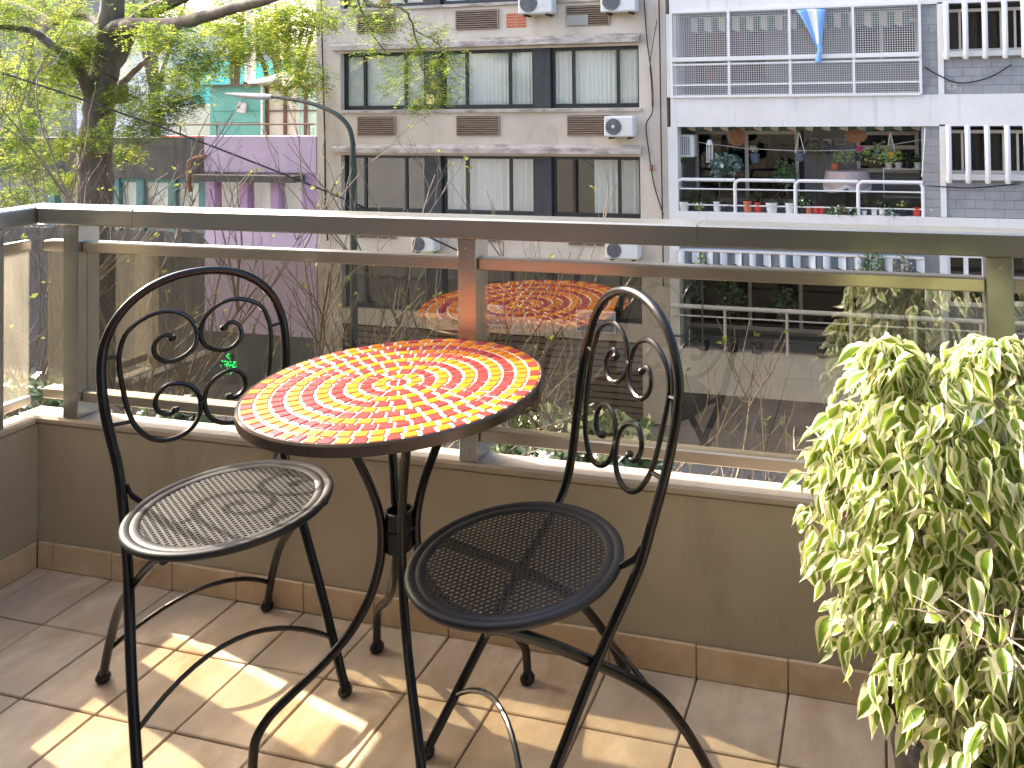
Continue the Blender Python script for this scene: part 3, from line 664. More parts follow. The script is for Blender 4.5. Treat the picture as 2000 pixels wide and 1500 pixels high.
# cables and pipe on the facade
def cable(name, pts, r, m, label, group=None):
    o = MB().tube(spline(pts, 6), r, 5).build(name, m); return tag(o, label, 'cable', group)
def fp(u, v, Y=FY - .06): return at(u, v, Y)
cable('wall_cable', [fp(1258, 0), fp(1264, 80), fp(1273, 150), fp(1275, 215), fp(1262, 245), fp(1268, 300), fp(1272, 330), fp(1280, 370), fp(1296, 420)], .016, 'cable_black', 'black cable sagging past the outdoor unit on the beige facade')
cable('wall_cable', [fp(1287, -5), fp(1289, 100), fp(1291, 250), fp(1294, 420), fp(1296, 560)], .018, 'cable_black', 'straight black cable down the right edge of the beige facade')
cable('wall_cable', [fp(627, -5), fp(629, 90), fp(631, 160), fp(634, 265), fp(636, 400), fp(640, 470)], .025, 'cable_black', 'black cable down the left edge of the beige facade')
cable('wall_cable', [fp(1283, 40), fp(1270, 120), fp(1272, 160), fp(1274, 210)], .01, 'cable_black', 'thin cable crossing to the outdoor unit bracket')
MB_ = MB().lathe([(.02, -.03), (.05, -.02), (.04, .06), (.05, .1), (.02, .13)], (0, 0, 0), 10)
tag(MB_.build('wall_insulator', 'pipe_rust'), 'small rusty cable insulator on the beige facade edge', 'insulator').location = fp(1272, 332)

# ------------------------------------------------------------------ white and grey block with balconies, right
mat('white_paint', (.70, .67, .61), (.78, .75, .69), scale=1.5, rough=.7, c3=(.42, .42, .41), scale3=2.2, lo3=.58, hi3=.9, stretch3=(3, 1, .25))
mat('white_slab_low', (.58, .54, .46), (.66, .62, .54), scale=1.5, rough=.75, c3=(.46, .42, .35), scale3=2.2, lo3=.5, hi3=.8, stretch3=(4, 1, .2))
mat('white_metal', (.78, .755, .71), (.72, .70, .65), scale=6, rough=.4, c3=(.45, .38, .3), scale3=5, lo3=.66, hi3=.85)
mat('grey_block', (.28, .28, .27), (.335, .335, .325), scale=3, rough=.8, bump=.2, bscale=30, c3=(.19, .19, .18), scale3=2, lo3=.55, hi3=.8)
mat('block_joint', (.15, .165, .175), rough=.9)
mat('tan_frame', (.50, .44, .36), (.56, .5, .42), scale=5, rough=.6)
mat('recess_wall', (.22, .215, .20), (.27, .265, .25), scale=2, rough=.85)
mat('maroon', (.12, .035, .03), (.17, .06, .045), scale=3, rough=.7)
mat('valance_green', (.05, .12, .10), rough=.8)
mat('valance_cream', (.55, .50, .40), rough=.8)
mat('valance_white', (.66, .67, .67), rough=.8)
mat('valance_grey', (.13, .15, .16), rough=.8)
mat('terracotta', (.42, .12, .05), (.5, .17, .08), scale=8, rough=.8)
mat('red_pot', (.50, .045, .03), rough=.45)
mat('white_pot', (.62, .6, .55), (.68, .66, .6), scale=6, rough=.5)
mat('black_pot', (.02, .02, .022), rough=.5)
mat('bluegrey_pot', (.08, .10, .13), rough=.5)
mat('yellow_pot', (.75, .40, .02), rough=.4)
mat('pink_petal', (.62, .09, .26), rough=.6)
mat('wicker', (.22, .10, .04), (.32, .16, .07), scale=25, rough=.8)
mat('cloth_pink', (.40, .30, .27), (.46, .36, .33), scale=6, rough=.9)
mat('cloth_white', (.6, .58, .55), rough=.9)
mat('flag_blue', (.22, .42, .72), rough=.8)
mat('flag_white', (.72, .74, .76), rough=.8)
leafmat('plant_green', (.055, .13, .03), (.09, .19, .035), trans=.3)
leafmat('plant_blue', (.10, .18, .14), (.14, .23, .18), trans=.3)
leafmat('plant_lime', (.22, .33, .05), (.3, .38, .08), trans=.35)
leafmat('plant_brown', (.15, .12, .04), (.2, .18, .06), trans=.3)
rb = empty('balcony_building', (0, FY, GZ), 0, 'white and grey apartment block with plant filled balconies opposite right', 'building')
def rbp(name, m, x0, x1, y0, y1, z0, z1, par=None, bev=0): return bp(name, m, x0, x1, y0, y1, z0, z1, par or rb, bev)
RX0, RX1, RX2, REND = -2.52, X(1803, 330), X(1836, 330), 9.0
zb = [(3.19, 4.1, 'white_paint'), (.463, 1.17, 'white_paint'), (-2.24, -1.56, 'white_paint'), (-5.86, -4.82, 'white_slab_low')]
for z0, z1, m in zb: rbp('balcony_front', m, RX0, REND, FY, FY + .12, z0, z1); rbp('balcony_slab', 'recess_wall', RX0, REND, FY + .121, FY + 1.6, z0, z0 + .14)
rbp('string_course', 'white_slab_low', RX0, REND, FY - .012, FY - .001, -5.33, -5.31)
rbp('end_column', 'white_paint', RX0 - .09, RX0 + .16, FY + .005, FY + .4, -4.82 + .001, .462); rbp('end_column', 'white_paint', RX0 - .09, RX0 + .16, FY + .005, FY + .4, 1.171, 3.189)
rbp('recess_wall', 'recess_wall', RX0, RX1, FY + 1.45, FY + 1.6, -4.8, 4.1); rbp('side_wall', 'recess_wall', RX0 - .1, RX0, FY + .41, FY + 1.6, GZ, 4.1)
rbp('rear_wall', 'recess_wall', RX0, REND, FY + 1.7, FY + 1.9, GZ, 16)
for k in range(4): rbp('balcony_front', 'white_paint', RX0, REND, FY, FY + .12, 5.92 + 2.73 * k, 6.8 + 2.73 * k)
def blocks(x0, x1, z0, z1, y):
    rbp('block_wall', 'block_joint', x0, x1, y + .012, y + .15, z0, z1); w, h = .40, .195; n = 0; k = 0
    me = {}
    zz = z0
    while zz < z1 - .02:
        xx = x0 - (w / 2 if k % 2 else 0)
        while xx < x1 - .01:
            a, b = max(xx, x0), min(xx + w, x1); hh = min(h, z1 - zz)
            if b - a > .05 and hh > .04:
                key = (round(b - a, 3), round(hh, 3))
                if key not in me: me[key] = MB().box(.004, b - a - .004, 0, .02, .004, hh - .004).mesh('block', 'grey_block', False)
                link('block', me[key], rb, (a - 0, y - FY + random.uniform(-.002, .002), zz - GZ))
            xx += w
        zz += h; k += 1
BX0, BX1 = X(1848, 330), X(1993, 330)
for (z0, z1) in ((-1.55, -.72), (1.172, 2.0)): blocks(BX0, 6.1, z0, z1, FY + .05)
for (z0, z1) in ((-1.55, .46), (1.172, 3.18)): blocks(RX1 - .02, RX2, z0, z1, FY + .06)
rbp('block_wall', 'grey_block', RX1 - .02, REND, FY + .2, FY + .3, -4.8, -2.25)
def bay(z0, z1, zt):
    rbp('trim', 'white_metal', RX2 + .002, BX0 - .004, FY + .0, FY + .2, zt, z1 + .14)
    w = rbp('window', 'tan_frame', BX0, 6.1, FY + .28, FY + .33, z0 + .02, z0 + .08)
    rbp('window_head', 'tan_frame', BX0, 6.1, FY + .28, FY + .33, z1 - .07, z1, w)
    for u in (1848, 1880, 1930, 1962, 1990): rbp('jamb', 'tan_frame', X(u, 300) , X(u, 300) + .05, FY + .281, FY + .329, z0 + .081, z1 - .071, w)
    rbp('pane', 'balustrade_glass', BX0 + .05, 6.1, FY + .30, FY + .306, z0 + .08, z1 - .07, w)
    rbp('room_wall', 'room_dark', BX0, 6.1, FY + 1.2, FY + 1.25, z0, z1, w); pleats(BX0 + .1, BX0 + 1.4, FY + .6, z0, z1, .2, .05, w, 'recess_wall')
    rbp('window_sill', 'white_metal', BX0 - .03, 6.1, FY - .05, FY + .27, z0 - .10, z0 + .018)
    for k, u in enumerate((1852, 1889, 1927, 1966, 2003)):
        x = X(u, 300); wx, wy, wz = world_of(rb)
        MB().tube([(x - wx, -.10, z0 - .14 - wz), (x - wx, -.16, z0 - .02 - wz), (x - wx, -.16, z1 + .02 - wz), (x - wx, -.10, z1 + .1 - wz)], .062, 8).build('window_bar', 'white_metal', rb)
bay(-.62, .36, -1.55); bay(2.10, 3.08, 1.172)
# lower right windows
for a, b in ((1858, 1920), (1978, 2040)):
    x0, x1 = X(a, 560), X(b, 560); z1, z0 = Z(a, 505), Z(a, 592)
    w = rbp('window', 'white_metal', x0 - .1, x1 + .1, FY + .14, FY + .199, z0 - .1, z0); rbp('window_head', 'white_metal', x0 - .1, x1 + .1, FY + .14, FY + .199, z1, z1 + .12, w)
    for xx in (x0 - .1, (x0 + x1) / 2 - .05, x1): rbp('jamb', 'white_metal', xx, xx + .1, FY + .141, FY + .198, z0, z1, w)
    rbp('pane', 'dark_glass', x0, x1, FY + .16, FY + .166, z0, z1, w); rbp('room_wall', 'room_dark', x0, x1, FY + .19, FY + .195, z0, z1, w)
rbp('trim', 'white_metal', X(1836, 560) + .01, X(1852, 560), FY + .1, FY + .199, -4.8, -2.245)

def valance(x0, x1, y, ztop, h, ma, mb, pitch, label, step=.5):
    e = empty('awning', ((x0 + x1) / 2, y, ztop), 0, label, 'awning'); q = MB(); n = int((x1 - x0) / pitch)
    for i in range(n):
        a = x0 + (x1 - x0) * i / n - (x0 + x1) / 2; w = (x1 - x0) / n; q.cur = i % 2
        N = 4; V = []
        for k in range(N + 1):
            t = k / N; V += [(a + w * t, -.02 * math.sin(i * 1.3 + t * 3), 0), (a + w * t, -.03 * math.sin(i * 1.3 + t * 3), -h - .05 * math.sin(pi * ((i % 2) + t) / 2))]
        q.add(V, [(2 * k, 2 * k + 1, 2 * k + 3, 2 * k + 2) for k in range(N)])
    q.build('valance', [ma, mb], e, False)
    MB().box(x0 - (x0 + x1) / 2, (x1 - x0) / 2, .03, .6, .01, .03).build('canopy', ma, e, False)
    MB().tube([(x0 - (x0 + x1) / 2, .0, .012), ((x1 - x0) / 2, .0, .012)], .02, 6).build('front_bar', 'tan_frame', e)
valance(X(1340, 60), X(1780, 60), FY + .5, 3.10, .30, 'valance_cream', 'valance_green', .17, 'green and cream striped awning behind the wire mesh')
valance(X(1335, 255), X(1800, 255), FY + .45, .46, .07, 'valance_cream', 'valance_green', .2, 'thin striped awning edge above the plant filled balcony')
valance(X(1326, 500), X(1805, 500), FY - .08, Z(1560, 497), .26, 'valance_white', 'valance_grey', .17, 'white and grey striped awning low on the right block')

# middle balcony railing
def rounded_panel(par, xa, xb, z0, z1, y, r, m, lead=True):
    wx, wy, wz = world_of(par); pts = []
    if lead: pts.append((xa, y, z0))
    for k in range(5 if lead else 0):
        a = pi - k * pi / 8; pts.append((xa + .12 + .12 * cos(a), y, z1 - .12 + .12 * sin(a)))
    if not lead: pts.append((xa, y, z1))
    pts += [(xb - .001, y, z1)]
    MB().tube([(p[0] - wx, p[1] - wy, p[2] - wz) for p in pts], r, 8).build('rail_frame', m, par)
mr = empty('balcony_railing', (X(1322, 400), FY + .06, -1.56), 0, 'white tubular railing with rounded frames on the plant filled balcony', 'railing')
pu = [1322, 1435, 1553, 1676, 1803]; px_ = [X(u, 380) for u in pu]; zt, zm, zl = -.80, -1.02, -1.40
for i in range(4): rounded_panel(mr, px_[i], px_[i + 1], -1.56, zt, FY + .06, .042, 'white_metal')
wx, wy, wz = world_of(mr)
MB().tube([(px_[4] - wx, 0, 0), (px_[4] - wx, 0, zt - .12 - wz), (px_[4] - .05 - wx, 0, zt - wz)], .042, 8).build('post', 'white_metal', mr)
for i in range(4):
    for z in (zm, zl): MB().tube([(px_[i] - wx, 0, z - wz), (px_[i + 1] - wx, 0, z - wz)], .018, 6).build('bar', 'white_metal', mr)
    MB().box(px_[i] - wx + .05, px_[i + 1] - wx - .05, -.004, .004, zl - wz + .02, zm - wz - .02).build('glass_pane', 'balustrade_glass', mr, False)
# lower balcony railing
lr = empty('balcony_railing', (X(1310, 600), FY - .05, -4.82), 0, 'grey white tubular railing on the lowest balcony seen through the tinted glass', 'railing')
wx, wy, wz = world_of(lr); x0, x1 = X(1312, 600), 6.0; zt = -3.80
MB().tube([(x0 - wx, .6, zt - wz + .05), (x0 - wx, 0, zt - wz), (x1 - wx, 0, zt - wz)], .055, 8).build('top_rail', 'white_metal', lr)
MB().tube([(x0 - wx, 0, zt - .22 - wz), (x1 - wx, 0, zt - .22 - wz)], .02, 6).build('bar', 'white_metal', lr)
MB().tube([(x0 - wx, 0, zt - .72 - wz), (x1 - wx, 0, zt - .72 - wz)], .02, 6).build('bar', 'black_frame', lr)
for u in (1417, 1538, 1662, 1788, 1915): x = X(u, 640); MB().tube([(x - wx, 0, 0), (x - wx, 0, zt - wz)], .035, 8).build('post', 'white_metal', lr)
# recess doors and windows (middle and lower balcony)
def slider(u0, u1, v0, z0, z1, fr='tan_frame', pn='dark_glass', mids=(), y=FY + 1.36):
    x0, x1 = X(u0, v0, y), X(u1, v0, y)
    w = rbp('window', fr, x0, x1, y, y + .06, z1 - .09, z1)
    rbp('window_base', fr, x0, x1, y, y + .06, z0, z0 + .1, w)
    for xx in [x0, x1 - .09] + [X(m, v0, y) for m in mids]: rbp('jamb', fr, xx, xx + .09, y + .001, y + .059, z0 + .1, z1 - .09, w)
    rbp('pane', pn, x0 + .09, x1 - .09, y + .02, y + .026, z0 + .1, z1 - .09, w)
    return w
for zo in (0,):
    w = slider(1358, 1560, 300, -1.5, .30, mids=(1455,)); rbp('room_wall', 'room_dark', X(1358, 300), X(1560, 300), FY + 1.44, FY + 1.445, -1.5, .3, w)
    pleats(X(1500, 300, FY + 1.41), X(1522, 300, FY + 1.41), FY + 1.41, -.6, .22, .1, .01, w, 'curtain_sheer')
    pleats(X(1372, 300, FY + 1.41), X(1382, 300, FY + 1.41), FY + 1.41, -.6, .22, .1, .01, w, 'curtain_sheer')
    w = slider(1673, 1795, 300, -.72, .28, mids=(1735,)); rbp('transom', 'tan_frame', X(1673, 300, FY + 1.36), X(1795, 300, FY + 1.36), FY + 1.355, FY + 1.43, -.15, -.06, w); rbp('room_wall', 'room_dark', X(1673, 300), X(1790, 300), FY + 1.44, FY + 1.445, -.7, .28, w)
    w = slider(1340, 1665, 560, -4.7, -2.3, mids=(1461, 1560)); rbp('room_wall', 'room_dark', X(1340, 560), X(1668, 560), FY + 1.44, FY + 1.445, -4.7, -2.3, w)
    pleats(X(1475, 560, FY + 1.41), X(1545, 560, FY + 1.41), FY + 1.415, -4.6, -2.4, .14, .012, w, 'recess_wall')
    w = slider(1352, 1500, 90, 1.35, 3.05, fr='recess_wall', mids=(1445,)); rbp('door_leaf', 'maroon', X(1360, 90), X(1440, 90), FY + 1.30, FY + 1.34, 1.5, 2.95, w)
    w = slider(1665, 1795, 90, 1.95, 3.0, fr='white_metal', mids=(1718,)); rbp('room_wall', 'room_dark', X(1665, 90), X(1790, 90), FY + 1.44, FY + 1.445, 1.95, 3.0, w)
# wire mesh round the top balcony
cage = empty('mesh_screen', (X(1312, 100), FY - .03, 1.17), 0, 'white wire mesh screen enclosing the top balcony', 'screen')
wx, wy, wz = world_of(cage); mu_ = [1312, 1424, 1543, 1667, 1797]; mx_ = [X(u, 100) for u in mu_]; z0, zt = 1.19, 3.22; zrail = 2.08
for x in mx_: MB().box(x - wx - .03, x - wx + .03, -.03, .03, z0 - wz, zt - wz).build('post', 'white_metal', cage, False)
for z, r in ((z0, .03), (1.46, .02), (1.95, .02), (zrail, .05), (zt, .03)): MB().box(mx_[0] - wx, mx_[-1] - wx, -r - .001, r + .001, z - r - wz, z + r - wz).build('rail', 'white_metal', cage, False)
for i in range(4):
    g = MB(); a, b = mx_[i], mx_[i + 1]; n = int((b - a) / .052)
    for k in range(1, n): x = a + (b - a) * k / n - wx; g.box(x - .0042, x + .0042, .004, .012, z0 - wz, zt - wz)
    m_ = int((zt - z0) / .052)
    for k in range(1, m_): z = z0 + (zt - z0) * k / m_ - wz; g.box(a - wx, b - wx, .013, .021, z - .0042, z + .0042)
    o = g.build('wire_mesh', 'white_metal', cage, False); o['kind'] = 'stuff'
g = MB(); n = 28
for k in range(1, n): y = 1.4 * k / n; g.box(-.02, -.012, y - .004, y + .004, z0 - wz, zt - wz)
for k in range(1, 39): z = z0 + (zt - z0) * k / 39 - wz; g.box(-.01, -.003, .05, 1.4, z - .004, z + .004)
o = g.build('wire_mesh', 'white_metal', cage, False); o['kind'] = 'stuff'
# flag knotted on the mesh
fl = MB(); x0, x1 = X(1556, 20), X(1614, 20); zt = Z(1585, 20); xk, zk = X(1600, 100), Z(1600, 92); N, K = 12, 9
V = []
for i in range(N + 1):
    t = i / N
    for k in range(K + 1):
        s_ = k / K; xt = x0 + (x1 - x0) * s_; xb = xk + (s_ - .5) * .12; c_ = t ** .85
        V.append((xt + (xb - xt) * c_, FY - .09 - .035 * sin(s_ * 9 + t * 3) * (1 - .4 * t) - .02, zt + (zk - zt) * t + .05 * sin(pi * s_) * (t - .5) * -1))
for i in range(N):
    for k in range(K): fl.cur = 1 if 3 <= k < 6 else 0; fl.f.append((i * (K + 1) + k, i * (K + 1) + k + 1, (i + 1) * (K + 1) + k + 1, (i + 1) * (K + 1) + k)); fl.m.append(fl.cur)
fl.v = V; b = MB()
o = fl.build('flag', ['flag_blue', 'flag_white'], None); tag(o, 'light blue and white flag knotted to the wire mesh screen', 'flag')
so = o.modifiers.new('thickness', 'SOLIDIFY'); so.thickness = .004
MB().tube(spline([(xk, FY - .11, zk + .04), (xk + .03, FY - .14, zk - .05), (xk - .01, FY - .12, zk - .22), (xk - .02, FY - .12, zk - .36)], 5), [.07, .06, .055, .05, .05, .05, .055, .06, .06, .06, .065, .07, .07, .07, .07, .06], 8).build('knotted_end', 'flag_blue', o)

# ------------------------------------------------------------------ plants and pots on the balconies
def tuft(mb, c, n, L_, w, droop, up, rn, spread=1.0):
    for _ in range(n):
        a = rn.uniform(0, 2 * pi); l = L_ * rn.uniform(.6, 1.1); e = rn.uniform(up * .5, up)
        d = Vector((cos(a) * spread, sin(a) * spread, 0)); p0 = Vector(c); p1 = p0 + d * l * .45 + Vector((0, 0, l * e * .6)); p2 = p0 + d * l * .9 + Vector((0, 0, l * (e * .75 - droop)))
        s_ = Vector((-sin(a), cos(a), 0)) * w / 2
        mb.add([p0 - s_ * .6, p0 + s_ * .6, p1 + s_, p1 - s_, p2], [(0, 1, 2, 3), (3, 2, 4)])
def bush(mb, c, r, n, size, rn):
    n = int(n * 1.7); size *= 1.15
    for _ in range(n):
        v = Vector((rn.gauss(0, 1), rn.gauss(0, 1), rn.gauss(0, 1))).normalized() * rn.uniform(.4, 1)
        p_ = Vector((c[0] + v.x * r[0], c[1] + v.y * r[1], c[2] + v.z * r[2])); s_ = size * rn.uniform(.6, 1.2)
        a = Vector((rn.uniform(-1, 1), rn.uniform(-1, 1), rn.uniform(-.9, .3))).normalized() * s_; b = a.cross(Vector((rn.uniform(-1, 1), rn.uniform(-1, 1), rn.uniform(-1, 1)))).normalized() * s_ * .32
        mb.add([p_, p_ + a * .5 + b, p_ + a, p_ + a * .5 - b], [(0, 1, 2, 3)])
prn = random.Random(21)
def potted(u, v, Y, w, h, pm, kind, lm, label, ph=.3, n=26, zbase=None, grp='pots on the plant filled balcony'):
    c = at(u, v, Y); 
    e = empty('plant_pot', (c.x, Y, zbase if zbase is not None else c.z), 0, label, 'plant pot', grp)
    if pm:
        MB().lathe([(w * .36, 0), (w * .46, h * .8), (w * .5, h * .82), (w * .5, h), (w * .44, h), (w * .42, h * .88), (.01, h * .86)], n=14).build('pot', pm, e)
    q = MB()
    if kind == 'tuft': tuft(q, (0, 0, h * .85), n, ph, .035, .25, 1.1, prn)
    elif kind == 'spiky': tuft(q, (0, 0, h * .85), n, ph, .03, .0, 1.6, prn, .6)
    elif kind == 'bush': bush(q, (0, 0, h + ph * .45), (ph * .55, ph * .5, ph * .5), n * 3, .09, prn)
    elif kind == 'trail': bush(q, (0, -.08, h * .6), (ph * .8, .06, ph * .55), n * 3, .08, prn)
    if q.v: q.build('leaves', lm, e, False)
    return e
SL = -1.56; PYY = FY + .05 - .02
PL = [(1336, 420, .30, .22, 'white_pot', 'none', 'plant_green', 'low white pot at the left end of the white railing'),
      (1366, 425, .0, .05, None, 'bush', 'plant_lime', 'yellow green leafy plant without visible pot near the railing left end'),
      (1401, 424, .22, .24, 'white_pot', 'none', 'plant_green', 'white cone shaped pot between two leafy plants'),
      (1419, 424, .0, .04, None, 'tuft', 'plant_green', 'striped agave left of the second railing post'),
      (1461, 422, .26, .27, 'terracotta', 'none', 'plant_green', 'large terracotta pot right of the second railing post'),
      (1481, 424, .22, .24, 'red_pot', 'spiky', 'plant_green', 'orange red pot with thin upright stems'),
      (1508, 424, .32, .24, 'white_pot', 'none', 'plant_green', 'wide white pot left of the third railing post'),
      (1543, 426, .26, .24, 'white_pot', 'none', 'plant_green', 'white pot touching the third railing post'),
      (1567, 426, .2, .2, 'black_pot', 'bush', 'plant_green', 'black pot right of the third railing post'),
      (1580, 428, .18, .16, 'terracotta', 'tuft', 'plant_green', 'small terracotta pot beside the black pot'),
      (1594, 428, .18, .19, 'red_pot', 'none', 'plant_green', 'left one of two red pots side by side'),
      (1606, 428, .18, .19, 'red_pot', 'none', 'plant_green', 'right one of two red pots side by side'),
      (1628, 430, .18, .12, 'white_pot', 'trail', 'plant_green', 'trailing plant hanging over the slab edge'),
      (1642, 430, .18, .17, 'terracotta', 'trail', 'plant_brown', 'pale pink pot among trailing stems'),
      (1662, 430, .16, .12, 'black_pot', 'trail', 'plant_green', 'trailing plant left of the fourth railing post'),
      (1688, 431, .14, .1, 'white_pot', 'spiky', 'plant_lime', 'bright green spiky plant right of the fourth railing post'),
      (1708, 432, .16, .16, 'white_pot', 'none', 'plant_green', 'grey white jar right of the bright spiky plant'),
      (1724, 432, .2, .16, 'white_pot', 'bush', 'plant_green', 'small white pot in the last railing panel'),
      (1740, 432, .16, .12, 'bluegrey_pot', 'trail', 'plant_blue', 'grey green succulent in the last railing panel'),
      (1762, 431, .28, .13, 'black_pot', 'bush', 'plant_lime', 'dark bowl with yellow green leaves in the last railing panel'),
      (1791, 433, .22, .2, 'red_pot', 'none', 'plant_green', 'bright red pot at the right railing post'),
      (1819, 433, .17, .17, 'white_pot', 'none', 'plant_green', 'small white pot outside the right railing end')]
for u, v, w, h, pm, kind, lm, lab in PL: potted(u, v, FY + .14, w, h, pm, kind, lm, lab, ph=.30 if kind in ('tuft', 'spiky') else .26, zbase=SL + .001, n=20)
# hanging pots
def hanging(u, vtop, v, Y, w, h, pm, kind, lm, label, ph=.28, cord=True, flower=None):
    c = at(u, v, Y); t = at(u, vtop, Y); e = potted(u, v, Y, w, h, pm, kind, lm, label, ph, 22, None, 'hanging pots on the plant filled balcony'); e.name = 'hanging_pot'
    e.location.z = c.z - h
    if cord:
        q = MB()
        for s_ in (-1, 1): q.tube([(s_ * w * .48, 0, h), (0, 0, t.z - c.z + h)], .01, 4)
        q.build('cord', 'white_metal', e, False)
    if flower: bq = MB(); bush(bq, (0, 0, h + .12), (.1, .08, .08), 30, .08, prn); bq.build('flower', flower, e, False)
hanging(1562, 258, 299, FY + .5, .24, .19, 'bluegrey_pot', 'none', 'plant_green', 'empty grey pot hanging on two white cords')
hanging(1474, 290, 300, FY + .7, .26, .22, 'bluegrey_pot', 'none', 'plant_green', 'blue pot with pale flower hanging before the glass door', .2, False, 'valance_cream')
hanging(1648, 290, 299, FY + .6, .22, .16, 'bluegrey_pot', 'trail', 'plant_lime', 'leafy plant in grey pot hanging before the grey wall', .34, False)
hanging(1679, 290, 299, FY + .6, .20, .18, 'black_pot', 'none', 'plant_green', 'black pot with pink flower hanging at the window edge', .2, False, 'pink_petal')
hanging(1713, 285, 292, FY + .55, .18, .12, 'bluegrey_pot', 'trail', 'plant_lime', 'trailing lime green vine hanging before the window', .5, False)
hanging(1740, 258, 297, FY + .5, .19, .15, 'yellow_pot', 'trail', 'plant_lime', 'yellow pot hanging on two white cords', .3)
# larger plants and furniture behind the railing
def bigplant(u, v, Y, r, kind, lm, label, n, size, zfoot=SL):
    c = at(u, v, Y); e = empty('balcony_plant', (c.x, Y, zfoot), 0, label, 'plant'); q = MB(); hz = c.z - zfoot
    if kind == 'tuft': tuft(q, (0, 0, hz), n, r, size, .55, 1.0, prn)
    elif kind == 'spiky': tuft(q, (0, 0, hz - r * .3), n, r, size, .1, 1.2, prn)
    else: bush(q, (0, 0, hz), (r * .8, r * .6, r), n, size, prn)
    q.build('leaves', lm, e, False); MB().tube([(0, 0, .0), (0.02, 0, hz)], .018, 5).build('stem', 'twig_bark', e); return e
bigplant(1594, 300, FY + 1.0, .52, 'tuft', 'plant_brown', 'big brownish spider plant against the grey wall', 260, .09)
bigplant(1404, 322, FY + .4, .28, 'bush', 'plant_blue', 'blue green leafy plant left of the door post', 120, .13)
bigplant(1431, 318, FY + .4, .25, 'bush', 'plant_blue', 'taller blue green leafy plant touching the wicker disc', 110, .13)
bigplant(1352, 385, FY + .5, .55, 'spiky', 'plant_green', 'spiky dragon plant behind the left railing panel', 70, .05)
bigplant(1380, 395, FY + .7, .45, 'tuft', 'plant_green', 'dark grassy plant behind the left railing panel', 70, .05)
bigplant(1535, 338, FY + .9, .30, 'bush', 'plant_green', 'dark broad leaved plant at the right door edge', 110, .14)
bigplant(1332, 315, FY + .4, .25, 'spiky', 'plant_green', 'spiky plant beside the old outdoor unit', 30, .05)
bigplant(1475, 395, FY + .5, .30, 'bush', 'plant_lime', 'thin leafy plant behind the second railing panel', 60, .08)
bigplant(1515, 395, FY + .5, .28, 'bush', 'plant_brown', 'olive bush behind the second railing panel', 60, .08)
bigplant(1348, 560, FY + .5, .4, 'bush', 'plant_green', 'dark leafy plant at the left end of the lowest balcony', 120, .12, -4.8)
bigplant(1425, 575, FY + .6, .45, 'bush', 'plant_green', 'dark bush left of the door post on the lowest balcony', 140, .12, -4.8)
bigplant(1530, 590, FY + .7, .4, 'bush', 'plant_green', 'green bush in front of the curtain on the lowest balcony', 110, .12, -4.8)
bigplant(1700, 515, FY - .12, .42, 'bush', 'plant_green', 'leafy green plant reaching up before the grey striped awning', 130, .09, -4.81)
bigplant(1765, 520, FY - .15, .3, 'bush', 'plant_brown', 'reddish plant before the right end of the grey striped awning', 80, .08, -4.81)
bigplant(1370, 518, FY - .15, .28, 'bush', 'plant_lime', 'lime green twig plant before the left end of the grey striped awning', 60, .08, -4.81)
for u, lab in ((1375, 'first'), (1432, 'second'), (1478, 'third'), (1607, 'fourth')):
    potted(u, 690, FY + .03, .32, .2, 'black_pot', 'tuft', 'plant_green', lab + ' dark pot from the left on the ledge of the lowest balcony', .2, 12, -4.819, 'dark pots on the lowest balcony')
def wicker(u, v, Y, r, label, sq=1.0):
    c = at(u, v, Y); q = MB()
    for i in range(1, 9): q.tube([(r * i / 8 * cos(t), 0, r * i / 8 * sq * sin(t)) for t in [k * pi / 12 for k in range(24)]], r * .06, 4, closed=True)
    for k in range(10): a = k * pi / 10; q.tube([(-r * cos(a), -.02, -r * sq * sin(a)), (r * cos(a), -.02, r * sq * sin(a))], r * .03, 4)
    o = q.build('wicker_disc', 'wicker'); o.location = c; tag(o, label, 'basket', 'wicker discs hung on the balcony')
wicker(1439, 268, FY + .35, .21, 'round brown wicker disc hanging left on the balcony'); wicker(1672, 266, FY + .35, .24, 'flat brown wicker basket hanging by the balcony window', .6)
c = at(1386, 285, FY + .4); q = MB()
for k in range(5): q.tube([(.07 * (k - 2) / 2, .03 * (k % 2), .02), (.07 * (k - 2) / 2, .03 * (k % 2), -.36)], .012, 5)
q.lathe([(.01, .16), (.05, .14), (.09, .03), (.085, .02)], n=12); q.lathe([(.09, -.37), (.09, -.39)], n=12)
o = q.build('wind_chime', 'white_metal'); o.location = c; tag(o, 'white wind chime hanging left of the wicker disc', 'wind chime')
e = empty('old_outdoor_unit', at(1344, 306, FY + .5), 0, 'old cream outdoor unit with dark vertical grille on the side wall', 'air conditioner')
bx('casing', 'ac_white', e, -.2, .2, -.2, .2, 0, .55, .02)
for k in range(5): bx('grille_bar', 'ac_grill', e, -.16 + k * .055, -.135 + k * .055, -.212, -.2005, .06, .5)
for u, v, w, h, lab in ((1591, 276, .2, .15, 'left small framed plaque on the grey balcony wall'), (1642, 277, .25, .14, 'right small framed plaque on the grey balcony wall')):
    e = empty('wall_plaque', at(u, v, FY + 1.42), 0, lab, 'plaque'); bx('frame', 'tan_frame', e, -w / 2, w / 2, 0, .02, -h / 2, h / 2); bx('panel', 'recess_wall', e, -w * .4, w * .4, -.006, -.0005, -h * .36, h * .36)
e = empty('hanging_scroll', at(1616, 287, FY + 1.41), 0, 'tall pale hanging scroll with three dark written signs', 'plaque'); bx('sheet', 'white_pot', e, -.1, .1, 0, .015, -.2, .2)
for k in range(3):
    zc = .06 - .11 * k; q = MB()
    for d in (-.028, 0, .028): q.box(-.035, .035, -.005, -.0005, zc + d - .006, zc + d + .006)
    q.box(-.006, .006, -.0055, -.0006, zc - .04, zc + .04).build('written_sign', 'black_frame', e, False)
